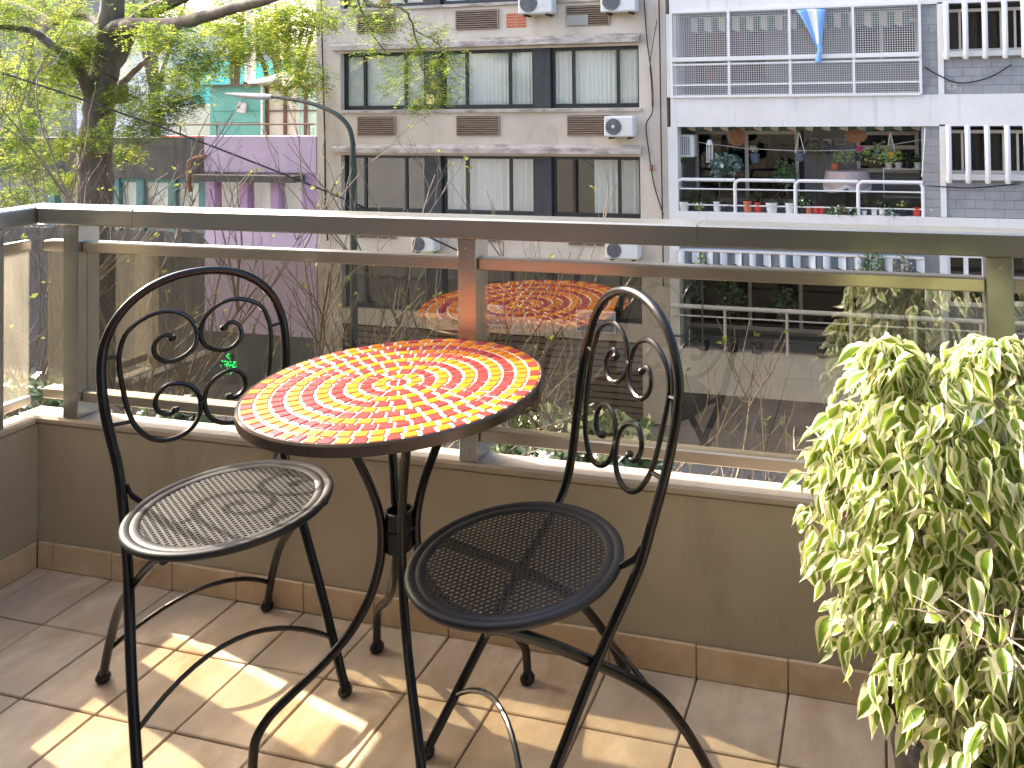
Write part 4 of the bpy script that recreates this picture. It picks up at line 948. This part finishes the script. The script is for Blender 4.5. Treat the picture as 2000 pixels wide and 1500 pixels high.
# cloth covered table and shelf rack
c = at(1655, 372, FY + .9); e = empty('balcony_table', (c.x, FY + .9, SL), 0, 'round balcony table under a pinkish cloth with white border', 'table'); hz = -.62 - SL; q = MB(); q2 = MB(); N = 24
for i in range(N):
    a, b = 2 * pi * i / N, 2 * pi * (i + 1) / N; dr = lambda t: hz - .28 - .14 * abs(sin(2 * t)); R_ = .5
    q.add([(R_ * cos(a), R_ * sin(a), hz), (R_ * cos(b), R_ * sin(b), hz), (R_ * 1.12 * cos(b), R_ * 1.12 * sin(b), dr(b)), (R_ * 1.12 * cos(a), R_ * 1.12 * sin(a), dr(a)), (0, 0, hz)], [(0, 3, 2, 1), (0, 1, 4)])
    q2.add([(R_ * 1.12 * cos(a), R_ * 1.12 * sin(a), dr(a)), (R_ * 1.12 * cos(b), R_ * 1.12 * sin(b), dr(b)), (R_ * 1.14 * cos(b), R_ * 1.14 * sin(b), dr(b) - .09), (R_ * 1.14 * cos(a), R_ * 1.14 * sin(a), dr(a) - .09)], [(0, 3, 2, 1)])
q.build('tablecloth', 'cloth_pink', e, False); q2.build('cloth_border', 'cloth_white', e, False); MB().lathe([(.06, 0), (.05, hz - .01)], n=10).build('pedestal', 'black_frame', e)
potted(1632, 362, FY + .9, .22, .15, 'terracotta', 'none', 'plant_green', 'terracotta pot standing on the cloth covered table', zbase=-.61)
c = at(1765, 380, FY + 1.0); e = empty('plant_rack', (c.x, FY + 1.0, SL), 0, 'white wire plant rack under the balcony window', 'rack'); 
for x in (-.45, .45):
    for y in (-.12, .12): MB().tube([(x, y, 0), (x, y, 1.0)], .014, 5).build('upright', 'white_metal', e)
for z in (.3, .62, .97): bx('shelf', 'white_metal', e, -.45, .45, -.13, .13, z, z + .02)
for k, (dx, pm) in enumerate(((-.33, 'white_pot'), (-.1, 'white_pot'), (.12, 'black_pot'), (.33, 'white_pot'))):
    potted(1765, 345, FY + 1.0, .19, .14, pm, 'bush', 'plant_green', ('leftmost', 'second', 'dark third', 'rightmost')[k] + ' small pot on top of the white plant rack', .18, 8, SL + .991, 'pots on the white plant rack').location.x = c.x + dx
# laundry line and string
tag(MB().tube([at(1365, 278, FY + .6), at(1455, 290, FY + .6), at(1560, 295, FY + .6), at(1680, 293, FY + .6), at(1800, 273, FY + .6)], .008, 4).build('washing_line', 'white_metal'), 'thin white line strung across the plant filled balcony', 'line')
tag(MB().tube(spline([at(1807, 190 + 60, FY - .01), at(1802, 330, FY - .01), at(1800, 345, FY - .01)], 3), .012, 4).build('white_cord', 'white_metal'), 'white cord dropping beside the grey block pier', 'cord')
tag(MB().tube(spline([fp(1806, 131, FY - .02), fp(1830, 145, FY - .02), fp(1873, 162, FY - .02), fp(1930, 152, FY - .02), fp(1976, 126, FY - .02)], 5), .014, 4).build('wall_cable', 'cable_black'), 'dark cable sagging under the upper bay window', 'cable')
tag(MB().tube(spline([fp(1810, 363, FY - .02), fp(1850, 365, FY - .02), fp(1900, 367, FY - .02), fp(1990, 359, FY - .02)], 5), .012, 4).build('wall_cable', 'cable_black'), 'dark cable along the wall under the lower bay window', 'cable')
for u, ch in ((1846, "'"), (1853, '8'), (1862, '3'), (1868, '1')): text_obj('painted_mark', ch, .2, 'beige_render', (X(u, 167), FY + .046 - FY, Z(1858, 169) - GZ), rb, depth=.001)
# shop front under the lowest balcony
mat('shop_dark', (.055, .052, .05), (.085, .08, .075), scale=2, rough=.5)
mat('shop_green', (.015, .06, .03), rough=.5)
mat('shop_teal', (.03, .11, .11), rough=.5)
sf = empty('corner_shop', (0, FY, GZ), 0, 'dark shop front with green column below the lowest balcony', 'shop front')
bp('fascia', 'shop_dark', RX0, REND, FY + .02, FY + .1, -6.35 - .55, -5.865, sf)
for k, u in enumerate((1434, 1450, 1466, 1480, 1494, 1515, 1527)): bp('letter_stroke', 'shop_teal', X(u, 830), X(u, 830) + .09, FY + .005, FY + .019, Z(1480, 845), Z(1480, 818 if k != 1 else 812), sf)
bp('column', 'shop_green', X(1370, 900), X(1392, 900), FY - .2, FY + .01, GZ + .1, Z(1380, 868), sf)

# ------------------------------------------------------------------ purple house and its dark neighbour, left
mat('purple_paint', (.50, .38, .50), (.56, .44, .56), scale=1.6, rough=.8, c3=(.42, .31, .43), scale3=2, lo3=.5, hi3=.85, stretch3=(2.5, 1, .3))
mat('purple_column', (.46, .28, .46), (.52, .34, .52), scale=2, rough=.8)
mat('dark_concrete', (.075, .068, .06), (.14, .125, .11), scale=2, rough=.9, c3=(.04, .036, .032), scale3=2, lo3=.45, hi3=.75, stretch3=(3, 1, .3))
mat('teal_paint', (.09, .20, .19), (.13, .26, .245), scale=2, rough=.8)
mat('turquoise_sheet', (.13, .42, .33), (.18, .49, .40), scale=1.2, rough=.6, c3=(.1, .33, .27), scale3=1.4)
mat('cream_panel', (.62, .60, .45), (.7, .68, .54), scale=1.5, rough=.6)
mat('mint_panel', (.45, .66, .56), rough=.6)
mat('rust_metal', (.10, .06, .045), (.17, .10, .07), scale=6, rough=.8)
mat('galv_white', (.60, .60, .60), (.7, .7, .7), scale=5, rough=.4, metal=.3, c3=(.3, .28, .26), scale3=4, lo3=.62, hi3=.8)
mat('red_trim', (.50, .12, .08), rough=.8)
mat('lilac_wall', (.58, .58, .66), (.64, .64, .71), scale=.5, rough=.9)
mat('cyan_wall', (.10, .55, .58), rough=.8)
mat('mesh_green', (.42, .50, .38), (.5, .58, .46), scale=3, stretch=(8, 1, .2), rough=.8)
pu_ = empty('purple_house', (-14.2, FY, GZ), 0, 'low purple painted house with flat parapet left of the beige block', 'building')
PXL, PXR = -16.08, -12.43
bp('parapet', 'purple_paint', PXL, PXR, FY - .02, FY + .3, -.75, .24, pu_); bp('canopy', 'dark_concrete', PXL, PXR - .35, FY - .45, FY - .021, -.98, -.80, pu_)
for u0, u1 in ((400, 418), (466, 482), (527, 543), (588, 626)): bp('column', 'purple_column', X(u0, 370), X(u1, 370), FY + .02, FY + .25, -2.35, -.752, pu_)
bp('sill_wall', 'purple_paint', PXL, PXR, FY - .01, FY + .3, -5.2, -2.352, pu_); bp('room_wall', 'recess_wall', PXL, PXR, FY + .8, FY + .9, GZ, -.76, pu_)
for u0, u1 in ((418, 466), (482, 527), (543, 588)):
    w = bp('window', 'purple_column', X(u0, 370) + .01, X(u1, 370) - .01, FY + .12, FY + .18, -2.35, -2.27, pu_); bp('pane', 'window_glass', X(u0, 370) + .01, X(u1, 370) - .01, FY + .15, FY + .156, -2.27, -.76, w); bp('blind', 'curtain_sheer', X(u0, 370), X(u1, 370), FY + .3, FY + .31, -2.3, -.76, w)
dk = empty('concrete_house', (-18.5, FY, GZ), 0, 'dark stained concrete house with teal columns left of the purple house', 'building')
DXL = -24.0
bp('parapet', 'dark_concrete', DXL, PXL - .004, FY, FY + .3, -.98, .2, dk); bp('coping', 'red_trim', X(310, 265), PXL - .2, FY + .05, FY + .32, .201, .24, dk)
xs_ = [X(u, 370) for u in (215, 263, 325, 385)]
for x in xs_ + [-20.6, -21.8]: bp('column', 'teal_paint', x, x + .26, FY + .05, FY + .25, -2.495, -.985, dk)
bp('sill_wall', 'dark_concrete', DXL, PXL - .004, FY + .04, FY + .3, -5.2, -2.5, dk); bp('room_wall', 'recess_wall', DXL, PXL, FY + .6, FY + .7, GZ, -.99, dk)
for a, b in zip(xs_[:-1], xs_[1:]): w = bp('window', 'teal_paint', a + .262, b - .002, FY + .1, FY + .15, -1.1, -.99, dk); bp('pane', 'window_glass', a + .262, b - .002, FY + .12, FY + .126, -2.49, -1.1, w); bp('blind', 'blind_white', a + .3, b - .05, FY + .3, FY + .31, -2.4, -1.0, w)
q = MB(); q.tube(spline([at(402, 305, FY - .1), at(380, 309, FY - .12), at(369, 318, FY - .12), at(368, 345, FY - .12), at(372, 375, FY - .12)], 4), .055, 8); tag(q.build('downpipe', 'pipe_rust'), 'rusty brown downpipe between concrete and purple houses', 'pipe')
# low shop storey with pharmacy sign and lit green cross
mat('pharmacy_board', (.16, .30, .29), rough=.5); mat('shop_cream', (.45, .42, .36), (.5, .47, .4), scale=3, rough=.8)
m_, n_, b_ = nodes_of('led_green'); b_.inputs['Base Color'].default_value = (.0, .3, .06, 1); b_.inputs['Emission Color'].default_value = (.0, .8, .14, 1); b_.inputs['Emission Strength'].default_value = 1.6
bp('shop_wall', 'shop_dark', PXL, PXR, FY + .06, FY + .3, GZ, -5.201, pu_); bp('shop_wall', 'shop_dark', DXL, PXL - .004, FY + .06, FY + .3, GZ, -5.201, dk)
ph_ = empty('pharmacy_sign', at(515, 797, FY - .4), 0, 'teal pharmacy board with white capital letters under the railing', 'sign')
bx('board', 'pharmacy_board', ph_, -.75, .95, 0, .05, -.17, .17); text_obj('lettering', 'FARMACIA', .21, 'sign_white', (.22, -.006, 0), ph_)
cr = empty('pharmacy_cross', at(447, 711, FY - 2.6), 0, 'lit green pharmacy cross hanging over the pavement', 'sign')
for (x, z) in ((0, 0), (0, .17), (0, -.17), (-.17, 0), (.17, 0)): bx('arm', 'black_frame', cr, x - .085, x + .085, 0, .08, z - .085, z + .085)
q = MB(); lr_ = random.Random(3)
for x, z in ((0, 0), (0, .17), (0, -.17), (-.17, 0), (.17, 0)):
    for i in range(4):
        for k in range(4):
            if lr_.random() < .62: q.box(x - .07 + i * .038, x - .07 + i * .038 + .026, -.006, -.0008, z - .07 + k * .038, z - .07 + k * .038 + .026)
q.build('diodes', 'led_green', cr, False)
aw = empty('shop_canopy', at(340, 720, FY - 2.0), 0, 'pale sloping canopy edge over the shops below', 'awning')
a_, b__ = at(255, 745, FY - 2.2), at(440, 672, FY - 2.2); o_ = aw.location
V = []
for p_ in (a_, b__):
    for dy in (0, .12):
        for dz in (-.07, .07): V.append((p_.x - o_.x, p_.y - o_.y + dy, p_.z - o_.z + dz))
MB().add(V, [(0, 4, 5, 1), (2, 3, 7, 6), (1, 5, 7, 3), (0, 2, 6, 4), (0, 1, 3, 2), (4, 6, 7, 5)]).build('edge_beam', 'shop_cream', aw, False)
# roof things
rr_ = empty('roof_railing', (-15, FY + .12, .24), 0, 'thin dark pipe railing along the flat roofs', 'railing'); wx, wy, wz = world_of(rr_)
zt = Z(450, 243, FY + .12)
MB().tube([(X(265, 245) - wx, 0, zt - wz), (X(610, 241) - wx, 0, zt - wz)], .03, 6).build('top_rail', 'rust_metal', rr_)
for u in (302, 345, 417, 513, 598): MB().tube([(X(u, 250) - wx, 0, -.03), (X(u, 250) - wx, .0, zt - wz)], .022, 6).build('post', 'rust_metal', rr_)
hut = empty('roof_hut', (-16.2, 18.5, .2), 0, 'turquoise sheet metal hut with rusty roof on the purple house', 'hut'); wx, wy, wz = world_of(hut)
hx0, hx1, hz1 = X(410, 215, 18.5), X(513, 215, 18.5), Z(460, 168, 18.5)
MB().box(hx0 - wx, hx1 - wx, 0, 2, -.1, hz1 - wz).build('body', 'turquoise_sheet', hut, False); MB().box(hx0 - wx - .05, hx1 - wx + .15, -.25, 2.2, hz1 - wz + .001, hz1 - wz + .05).build('roof', 'rust_metal', hut, False)
MB().box(hx1 - wx - .06, hx1 - wx + .01, -.02, -.001, -.1, hz1 - wz).build('corner_strip', 'white_metal', hut, False)
for z in (.35, .7): MB().box(hx0 - wx + .1, hx1 - wx - .08, -.012, -.001, z, z + .02).build('seam', 'teal_paint', hut, False)
e = empty('hanging_tag', at(468, 208, 18.4), 0, 'white plastic bottle hanging on the turquoise hut', 'bottle'); MB().add([(-.16, 0, -.15), (.14, 0, -.2), (.2, 0, .1), (-.02, 0, .14), (-.16, .08, -.15), (.14, .08, -.2), (.2, .08, .1), (-.02, .08, .14)], [(0, 1, 2, 3), (7, 6, 5, 4), (0, 4, 5, 1), (1, 5, 6, 2), (2, 6, 7, 3), (3, 7, 4, 0)]).build('body', 'white_pot', e, False); bx('cap', 'maroon', e, -.06, .0, -.02, -.001, -.05, .0)
gh = empty('roof_shelter', (-14.2, 18.6, .2), 0, 'cream and mint panelled roof shelter with rusty frame', 'shelter'); wx, wy, wz = world_of(gh); g0, gz = X(515, 215, 18.6), Z(560, 172, 18.6)
for u0, u1, m in ((516, 556, 'cream_panel'), (557, 578, 'cream_panel'), (579, 596, 'mint_panel'), (597, 640, 'mint_panel')): MB().box(X(u0, 215, 18.6) - wx, X(u1, 215, 18.6) - wx, .06, .1, -.1, gz - wz).build('panel', m, gh, False)
for u in (518, 553, 593): MB().box(X(u, 215, 18.6) - wx, X(u, 215, 18.6) - wx + .09, 0, .058, -.1, gz - wz).build('post', 'rust_metal', gh, False)
MB().box(g0 - wx, 2.4, -.05, .2, gz - wz, gz - wz + .06).build('top_beam', 'rust_metal', gh, False); MB().box(g0 - wx, 2.4, .01, .05, .68, .72).build('mid_bar', 'rust_metal', gh, False)
c = at(489, 160, 19.6); tag(MB().lathe([(.155, 0), (.155, 1.35), (.19, 1.36), (.19, 1.42), (.155, 1.43), (.15, 2.6)], n=18).build('flue_pipe', 'galv_white'), 'pale metal flue standing behind the turquoise hut', 'chimney').location = c
q = MB().tube([at(488, 163, 19.3), at(520, 160, 19.3), at(548, 155, 19.3), at(560, 155, 19.3)], [.1, .15, .2, .24], 14); tag(q.build('vent_cowl', 'galv_white'), 'white cone shaped duct lying on the hut roof', 'duct')
# farther buildings
def far(name, u0, u1, v0, Y, m, d, label, rows=0):
    x0, x1, z1 = X(u0, 200, Y), X(u1, 200, Y), Z((u0 + u1) / 2, v0, Y); e = empty(name, ((x0 + x1) / 2, Y, GZ), 0, label, 'building'); w = x1 - x0
    bx('wall', m, e, -w / 2, w / 2, 0, d, 0, z1 - GZ)
    for r in range(rows):
        for k in range(3):
            xx = -w / 2 + w * (k + .5) / 3; zz = z1 - GZ - 1.9 - 2.8 * r; f = MB().box(xx - .5, xx + .5, -.05, -.001, zz, zz + 1.2).build('window', 'white_metal', e, False); MB().box(xx - .42, xx + .42, -.06, -.051, zz + .08, zz + 1.12).build('pane', 'dark_glass', f, False)
far('far_building', 150, 335, 40, 34, 'lilac_wall', 8, 'pale lilac block glimpsed behind the big tree', 3)
far('far_building', 375, 480, 118, 27, 'cyan_wall', 5, 'bright cyan building behind the turquoise hut', 0)
far('far_building', 330, 420, 205, 22, 'cream_panel', 4, 'low cream wall left of the turquoise hut', 0)
far('far_building', 555, 660, 90, 25, 'mesh_green', 5, 'building wrapped in pale green netting beside the beige block', 0)
far('far_building', -420, 120, -40, 44, 'recess_wall', 8, 'grey block far behind the tree at the left edge', 4)

# ------------------------------------------------------------------ street lamp and overhead cable
mat('lamp_green', (.025, .04, .03), (.04, .055, .04), scale=12, rough=.55, c3=(.02, .025, .02), scale3=3)
mat('lamp_grey', (.35, .35, .33), rough=.4, metal=.5)
LY = 11.4; b0 = at(690, 400, LY)
lamp = empty('street_lamp', (b0.x, LY, GZ + .13), 0, 'dark street lamp with long curved arm in front of the purple house', 'street lamp'); wx, wy, wz = world_of(lamp)
pt = [(0, 0, 0), (0, 0, 3), (0, 0, Z(689, 330, LY) - wz)] + [(X(u, v, LY) - wx, 0, Z(u, v, LY) - wz) for u, v in ((688, 275), (679, 245), (655, 222), (620, 206), (580, 196), (527, 188))]
sp_ = spline(pt, 6); MB().tube(sp_, [.07 if i < 13 else .05 - .0005 * (i - 13) for i in range(len(sp_))], 10).build('pole', 'lamp_green', lamp)
MB().tube([(X(u, v, LY) - wx, 0, Z(u, v, LY) - wz) for u, v in ((532, 189), (515, 189), (480, 187), (440, 183))], [.045, .06, .055, .018], 8).build('lamp_head', 'lamp_grey', lamp)
MB().lathe([(.13, 0), (.12, .9), (.085, 1.0)], n=14).build('base', 'lamp_green', lamp)
tag(MB().tube(spline([at(-150, 95, 9), at(0, 141, 9.4), at(200, 208, 10), at(400, 280, 10.6), at(690, 396, 11.4), at(960, 520, 12.5)], 8), .018, 5).build('overhead_cable', 'cable_black'), 'black overhead cable running down from the left to the street lamp', 'cable')
# ================================================================== TREES
mat('tipa_bark', (.085, .062, .045), (.16, .125, .095), scale=7, stretch=(1, 1, .35), rough=.95, bump=1.0, bscale=16, c3=(.11, .12, .06), scale3=1.6, lo3=.5, hi3=.75)
leafmat('tipa_leaf', (.11, .17, .03), (.20, .25, .045), trans=.5, tc=(.30, .38, .05), scale=1.1, gloss=.0)
leafmat('tipa_leaf_yellow', (.28, .30, .07), (.20, .26, .05), trans=.5, tc=(.55, .55, .09), scale=1.1, gloss=.0)
leafmat('tipa_leaf_dark', (.055, .125, .045), (.09, .17, .06), trans=.4, tc=(.11, .19, .06), scale=1.1, gloss=.0)
trn = random.Random(77)
def spray(mb, p, d, L_, n, lw):
    """one feathery compound leaf: pairs of leaflets along a drooping stalk"""
    d = d.normalized(); side = d.cross(Vector((0, 0, 1))); side = side.normalized() if side.length > .01 else Vector((1, 0, 0))
    for i in range(n):
        t = (i + 1) / n; q = p + d * (L_ * t) + Vector((0, 0, -L_ * .35 * t * t))
        for s_ in (-1, 1):
            a = (side * s_ + d * .45 + Vector((trn.uniform(-.3, .3), trn.uniform(-.3, .3), trn.uniform(-.5, .2)))).normalized() * lw * 1.9; b = (d * .9 + Vector((trn.uniform(-.4, .4), trn.uniform(-.4, .4), trn.uniform(-.4, .4)))).normalized() * lw * .42
            mb.add([q, q + a * .5 + b, q + a, q + a * .5 - b], [(0, 1, 2, 3)])
def crown(mb, cl, dens, L_, n, lw, weights=(.5, .3, .2)):
    for c, r in cl:
        w_ = [weights[k] * trn.uniform(.3, 1.8) for k in range(3)]
        for _ in range(int(dens * r[0] * r[1] * r[2] / (L_ * .6) * 2)):
            v = Vector((trn.gauss(0, 1), trn.gauss(0, 1), trn.gauss(0, 1))).normalized() * (trn.random() ** .4)
            p = Vector((c[0] + v.x * r[0], c[1] + v.y * r[1], c[2] + v.z * r[2])); x = trn.random() * sum(w_); mb.cur = 0 if x < w_[0] else (1 if x < w_[0] + w_[1] else 2)
            a = trn.uniform(0, 2 * pi); spray(mb, p, Vector((cos(a), sin(a), trn.uniform(-.7, .35))), L_ * trn.uniform(.6, 1.1), n, lw)
TYY = 13.0; troot = at(185, 420, TYY)
big = empty('shade_tree', (troot.x, TYY, GZ + .13), 0, 'big spreading street tree with dark furrowed trunk and feathery yellow green leaves', 'tree')
wx, wy, wz = world_of(big)
def tp(u, v, dy=0.0): p = at(u, v, TYY + dy); return (p.x - wx, p.y - wy, p.z - wz)
def limb(pts, rr, n=9, wob=.03):
    P = spline(pts, 6); k = len(P); R_ = [rr[0] + (rr[1] - rr[0]) * i / (k - 1) for i in range(k)]
    P = [p + Vector((trn.uniform(-wob, wob), trn.uniform(-wob, wob), 0)) for p in P]
    return P, R_
tm = MB()
for pts, rr in (([(0.3, 0, -.1), (.2, 0, 2.5), tp(186, 420), tp(186, 330), tp(190, 240), tp(200, 160), tp(210, 100), tp(218, 40), tp(222, -40), tp(226, -160)], (.42, .2)),
                ([tp(207, 150), tp(235, 90, .3), tp(262, 45, .5), tp(300, 18, .7), tp(370, -10, .9), tp(450, -60, 1)], (.26, .1)),
                ([tp(212, 70), tp(235, 52, -.2), tp(290, 50, -.4), tp(340, 48, -.6), tp(400, 32, -.9), tp(460, 15, -1.1), tp(530, -3, -1.4), tp(640, -40, -1.8), tp(780, -70, -2.2)], (.2, .07)),
                ([tp(192, 200), tp(170, 95, .1), tp(130, 73, .3), tp(85, 42, .5), tp(40, 18, .6), tp(-20, 0, .8), tp(-120, -30, 1)], (.22, .1)),
                ([tp(180, 210), tp(150, 125, -.8), tp(110, 95, -1.2), tp(60, 60, -1.4), tp(-20, 52, -1.8)], (.13, .05)),
                ([tp(190, 190), tp(150, 115, 1.2), tp(118, 98, 1.8), tp(80, 40, 2.2), tp(100, -30, 2.6)], (.12, .05)),
                ([tp(205, 210), tp(260, 140, 1), tp(300, 110, 1.5), tp(330, 85, 2)], (.1, .03)),
                ([tp(200, 60), tp(170, 30, .8), tp(110, 30, 1.2), tp(75, 0, 1.5)], (.08, .03)),
                ([tp(690, -30, -2), tp(730, 10, -2.1), tp(790, 20, -2.2), tp(815, 80, -2.2), tp(830, 150, -2.2)], (.035, .008)),
                ([tp(690, -30, -2), tp(700, 10, -2.1), tp(725, 60, -2.2), tp(760, 110, -2.1)], (.03, .008)), ([tp(815, 60, -2.2), tp(860, 90, -2.2), tp(895, 150, -2.1)], (.015, .005))):
    P, R_ = limb(pts, rr); tm.tube(P, R_, 10)
tm.build('trunk', 'tipa_bark', big)
cl = []
def cz(u, v, dy, rx, ry, rz): cl.append((tp(u, v, dy), (rx, ry, rz)))
for u, v in ((20, 30), (60, 90), (20, 130), (60, 170), (10, 210), (70, 230), (120, 200), (30, 270), (90, 290), (150, 280), (40, 330), (110, 350), (170, 350), (20, 390), (140, 160), (100, 140), (60, 20), (140, 30), (170, 60), (250, 20), (300, 60), (275, 180), (240, 200), (260, 235), (330, 30), (380, 70), (420, 40), (470, 60), (520, 40), (570, 60), (360, 110), (330, 150), (350, 190), (400, 110), (440, 95), (500, 95), (560, 100), (590, 150), (310, 215), (375, 150), (550, 20), (450, 10), (600, 20), (250, 290), (120, 110)):
    cz(u + trn.uniform(-15, 15), v + trn.uniform(-12, 12), trn.uniform(-1.8, 2.2), trn.uniform(.4, .75), trn.uniform(.4, .7), trn.uniform(.28, .5))
for u, v in ((715, 25), (745, 60), (730, 100), (790, 45), (820, 90), (850, 60), (800, 130), (850, 130), (880, 110), (775, 160), (840, 180), (880, 170), (825, 205), (690, 10), (760, 15)):
    cz(u, v, trn.uniform(-2.5, -1.8), trn.uniform(.2, .36), .3, trn.uniform(.18, .32))
cm = MB(); crown(cm, cl[:-15], 150, .30, 6, .038); crown(cm, cl[-15:], 170, .26, 6, .03, (.55, .2, .25))
o = cm.build('crown', ['tipa_leaf', 'tipa_leaf_yellow', 'tipa_leaf_dark'], big, False)
# trees standing farther back
def backtree(u, v, Y, label, ncl, r, ws):
    c = at(u, v, Y); e = empty('background_tree', (c.x, Y, GZ), 0, label, 'tree', 'trees behind the low houses'); q = MB(); hz = c.z - GZ; L2 = []
    for _ in range(ncl): L2.append(((trn.gauss(0, r), trn.gauss(0, r * .6), hz + trn.gauss(0, r * .7)), (trn.uniform(.6, 1.1), .8, trn.uniform(.4, .8))))
    crown(q, L2, 9, .55, 5, .085, ws); q.build('crown', ['tipa_leaf', 'tipa_leaf_yellow', 'tipa_leaf_dark'], e, False)
    t = MB(); t.tube([(0, 0, 0), (.1, 0, hz * .5), (0, 0, hz)], [.3, .22, .1], 8)
    for _ in range(5): a = trn.uniform(0, 6.28); t.tube([(0, 0, hz * .6), (cos(a) * r * .5, sin(a) * r * .4, hz * .9), (cos(a) * r, sin(a) * r * .6, hz + r * .5)], [.12, .07, .03], 6)
    t.build('trunk', 'tipa_bark', e)
backtree(60, 60, 25, 'pale leafy tree behind the far left of the big tree', 40, 3.0, (.4, .5, .1)); backtree(300, -20, 30, 'yellow green tree crown behind the roof railing', 34, 2.6, (.3, .6, .1))
backtree(560, 60, 22, 'leafy tree rising between the shelter and the beige block', 26, 1.7, (.4, .55, .05)); backtree(-80, 260, 20, 'leafy tree low at the left edge of the street', 34, 2.4, (.5, .3, .2))
backtree(455, 60, 21, 'slim tree behind the turquoise hut', 16, 1.2, (.4, .5, .1))

# bare young trees on the near pavement: twigs in front of the railing
leafmat('bud_leaf', (.16, .19, .05), (.22, .24, .07), trans=.3, gloss=.0)
def baretree(x, y, h, seed, label, lean=(0, 0), spread=1.0, n0=6):
    q = random.Random(seed); e = empty('bare_tree', (x, y, GZ + .13), 0, label, 'tree', 'bare young street trees below the balcony'); tb = MB(); bm = MB(); lf = MB(); top = h
    P = spline([(0, 0, -.05), (q.uniform(-.1, .1), q.uniform(-.1, .1), top * .35), (lean[0] * .5, lean[1] * .5, top * .62)], 5); tb.tube(P, [.07 - .03 * i / (len(P) - 1) for i in range(len(P))], 8); tb.build('trunk', 'twig_bark', e)
    def br(p, d, L_, r, dep):
        n = 6; pts = [p]; d = d.normalized()
        for i in range(n):
            d = (d + Vector((q.uniform(-.16, .16), q.uniform(-.16, .16), q.uniform(-.05, .16)))).normalized(); pts.append(pts[-1] + d * (L_ / n))
        bm.tube(pts, [max(.0026, r * (1 - .62 * i / n)) for i in range(n + 1)], 5 if dep < 2 else 4)
        if dep >= 3 and q.random() < .22:
            for _ in range(3):
                a = Vector((q.uniform(-1, 1), q.uniform(-1, 1), q.uniform(-.3, 1))).normalized() * .05; b = a.cross(Vector((q.random(), q.random(), .3))).normalized() * .014; lf.add([pts[-1], pts[-1] + a * .5 + b, pts[-1] + a, pts[-1] + a * .5 - b], [(0, 1, 2, 3)])
        if dep < 3:
            for _ in range((4, 3, 3)[dep]):
                k = q.randint(2, n); a = q.uniform(0, 2 * pi)
                br(pts[k], d * .9 + Vector((cos(a), sin(a) * .7, q.uniform(0, .5))) * .75, L_ * q.uniform(.42, .68), r * .55, dep + 1)
    base = Vector(P[-1])
    for k in range(n0):
        a = 2 * pi * k / n0 + q.uniform(-.4, .4); br(Vector(P[-1 - q.randint(0, 4)]), Vector((cos(a) * spread, sin(a) * .6 * spread, 1.0)), top * .36 * q.uniform(.8, 1.15), .024, 0)
    bm.build('branches', 'twig_bark', e)
    if lf.v: o = lf.build('buds', 'bud_leaf', e, False); o['kind'] = 'stuff'
def bt(u, Y, *a): baretree(at(u, 600, Y).x, Y, *a)
bt(12, 5.0, 7.7, 6, 'bare twiggy tree nearest the left edge of the view', (.1, 0), .7)
bt(184, 4.0, 7.3, 1, 'tall bare tree rising above the handrail below the big trunk', (-.2, 0), .9)
bt(110, 4.6, 5.9, 12, 'low bare twiggy tree behind the railing corner post', (0, 0), 1.0)
bt(425, 3.3, 6.2, 2, 'bare twiggy tree behind the left chair back', (.1, 0), .9)
bt(680, 4.2, 6.2, 3, 'bare twiggy tree in front of the street lamp pole', (.1, 0), .8)
bt(850, 5.0, 5.9, 15, 'bare twiggy tree just left of the middle railing post', (0, 0), 1.0)
bt(1150, 3.6, 5.6, 4, 'bare twiggy tree seen through the right chair back', (.15, 0), .8)
bt(1370, 3.8, 4.4, 8, 'low bare twiggy tree right of the right chair back', (.3, 0), 1.0)
# leafy shrub on the near pavement
leafmat('shrub_leaf', (.10, .16, .07), (.2, .26, .15), trans=.3, scale=8, gloss=.08)
def shrub(x, y, zc, r, label, n):
    e = empty('street_shrub', (x, y, GZ + .13), 0, label, 'shrub'); q = MB(); bush(q, (0, 0, zc - GZ - .13), r, n, .11, trn); q.build('crown', 'shrub_leaf', e, False); MB().tube([(0, 0, 0), (0, 0, zc - GZ - .13)], .06, 6).build('trunk', 'twig_bark', e)
def shrub_at(u, v, Y, r, label, n): p = at(u, v, Y); shrub(p.x, Y, p.z - r[2] * .3, r, label, n)
shrub_at(1130, 880, 4.6, (.85, .6, .5), 'leafy pale green shrub showing below the right glass panel', 2600)
shrub_at(335, 815, 4.2, (.28, .3, .25), 'leafy shrub showing below the left glass panel', 900)
shrub_at(60, 790, 4.4, (.6, .5, .4), 'leafy shrub below the railing corner at the left edge', 900)
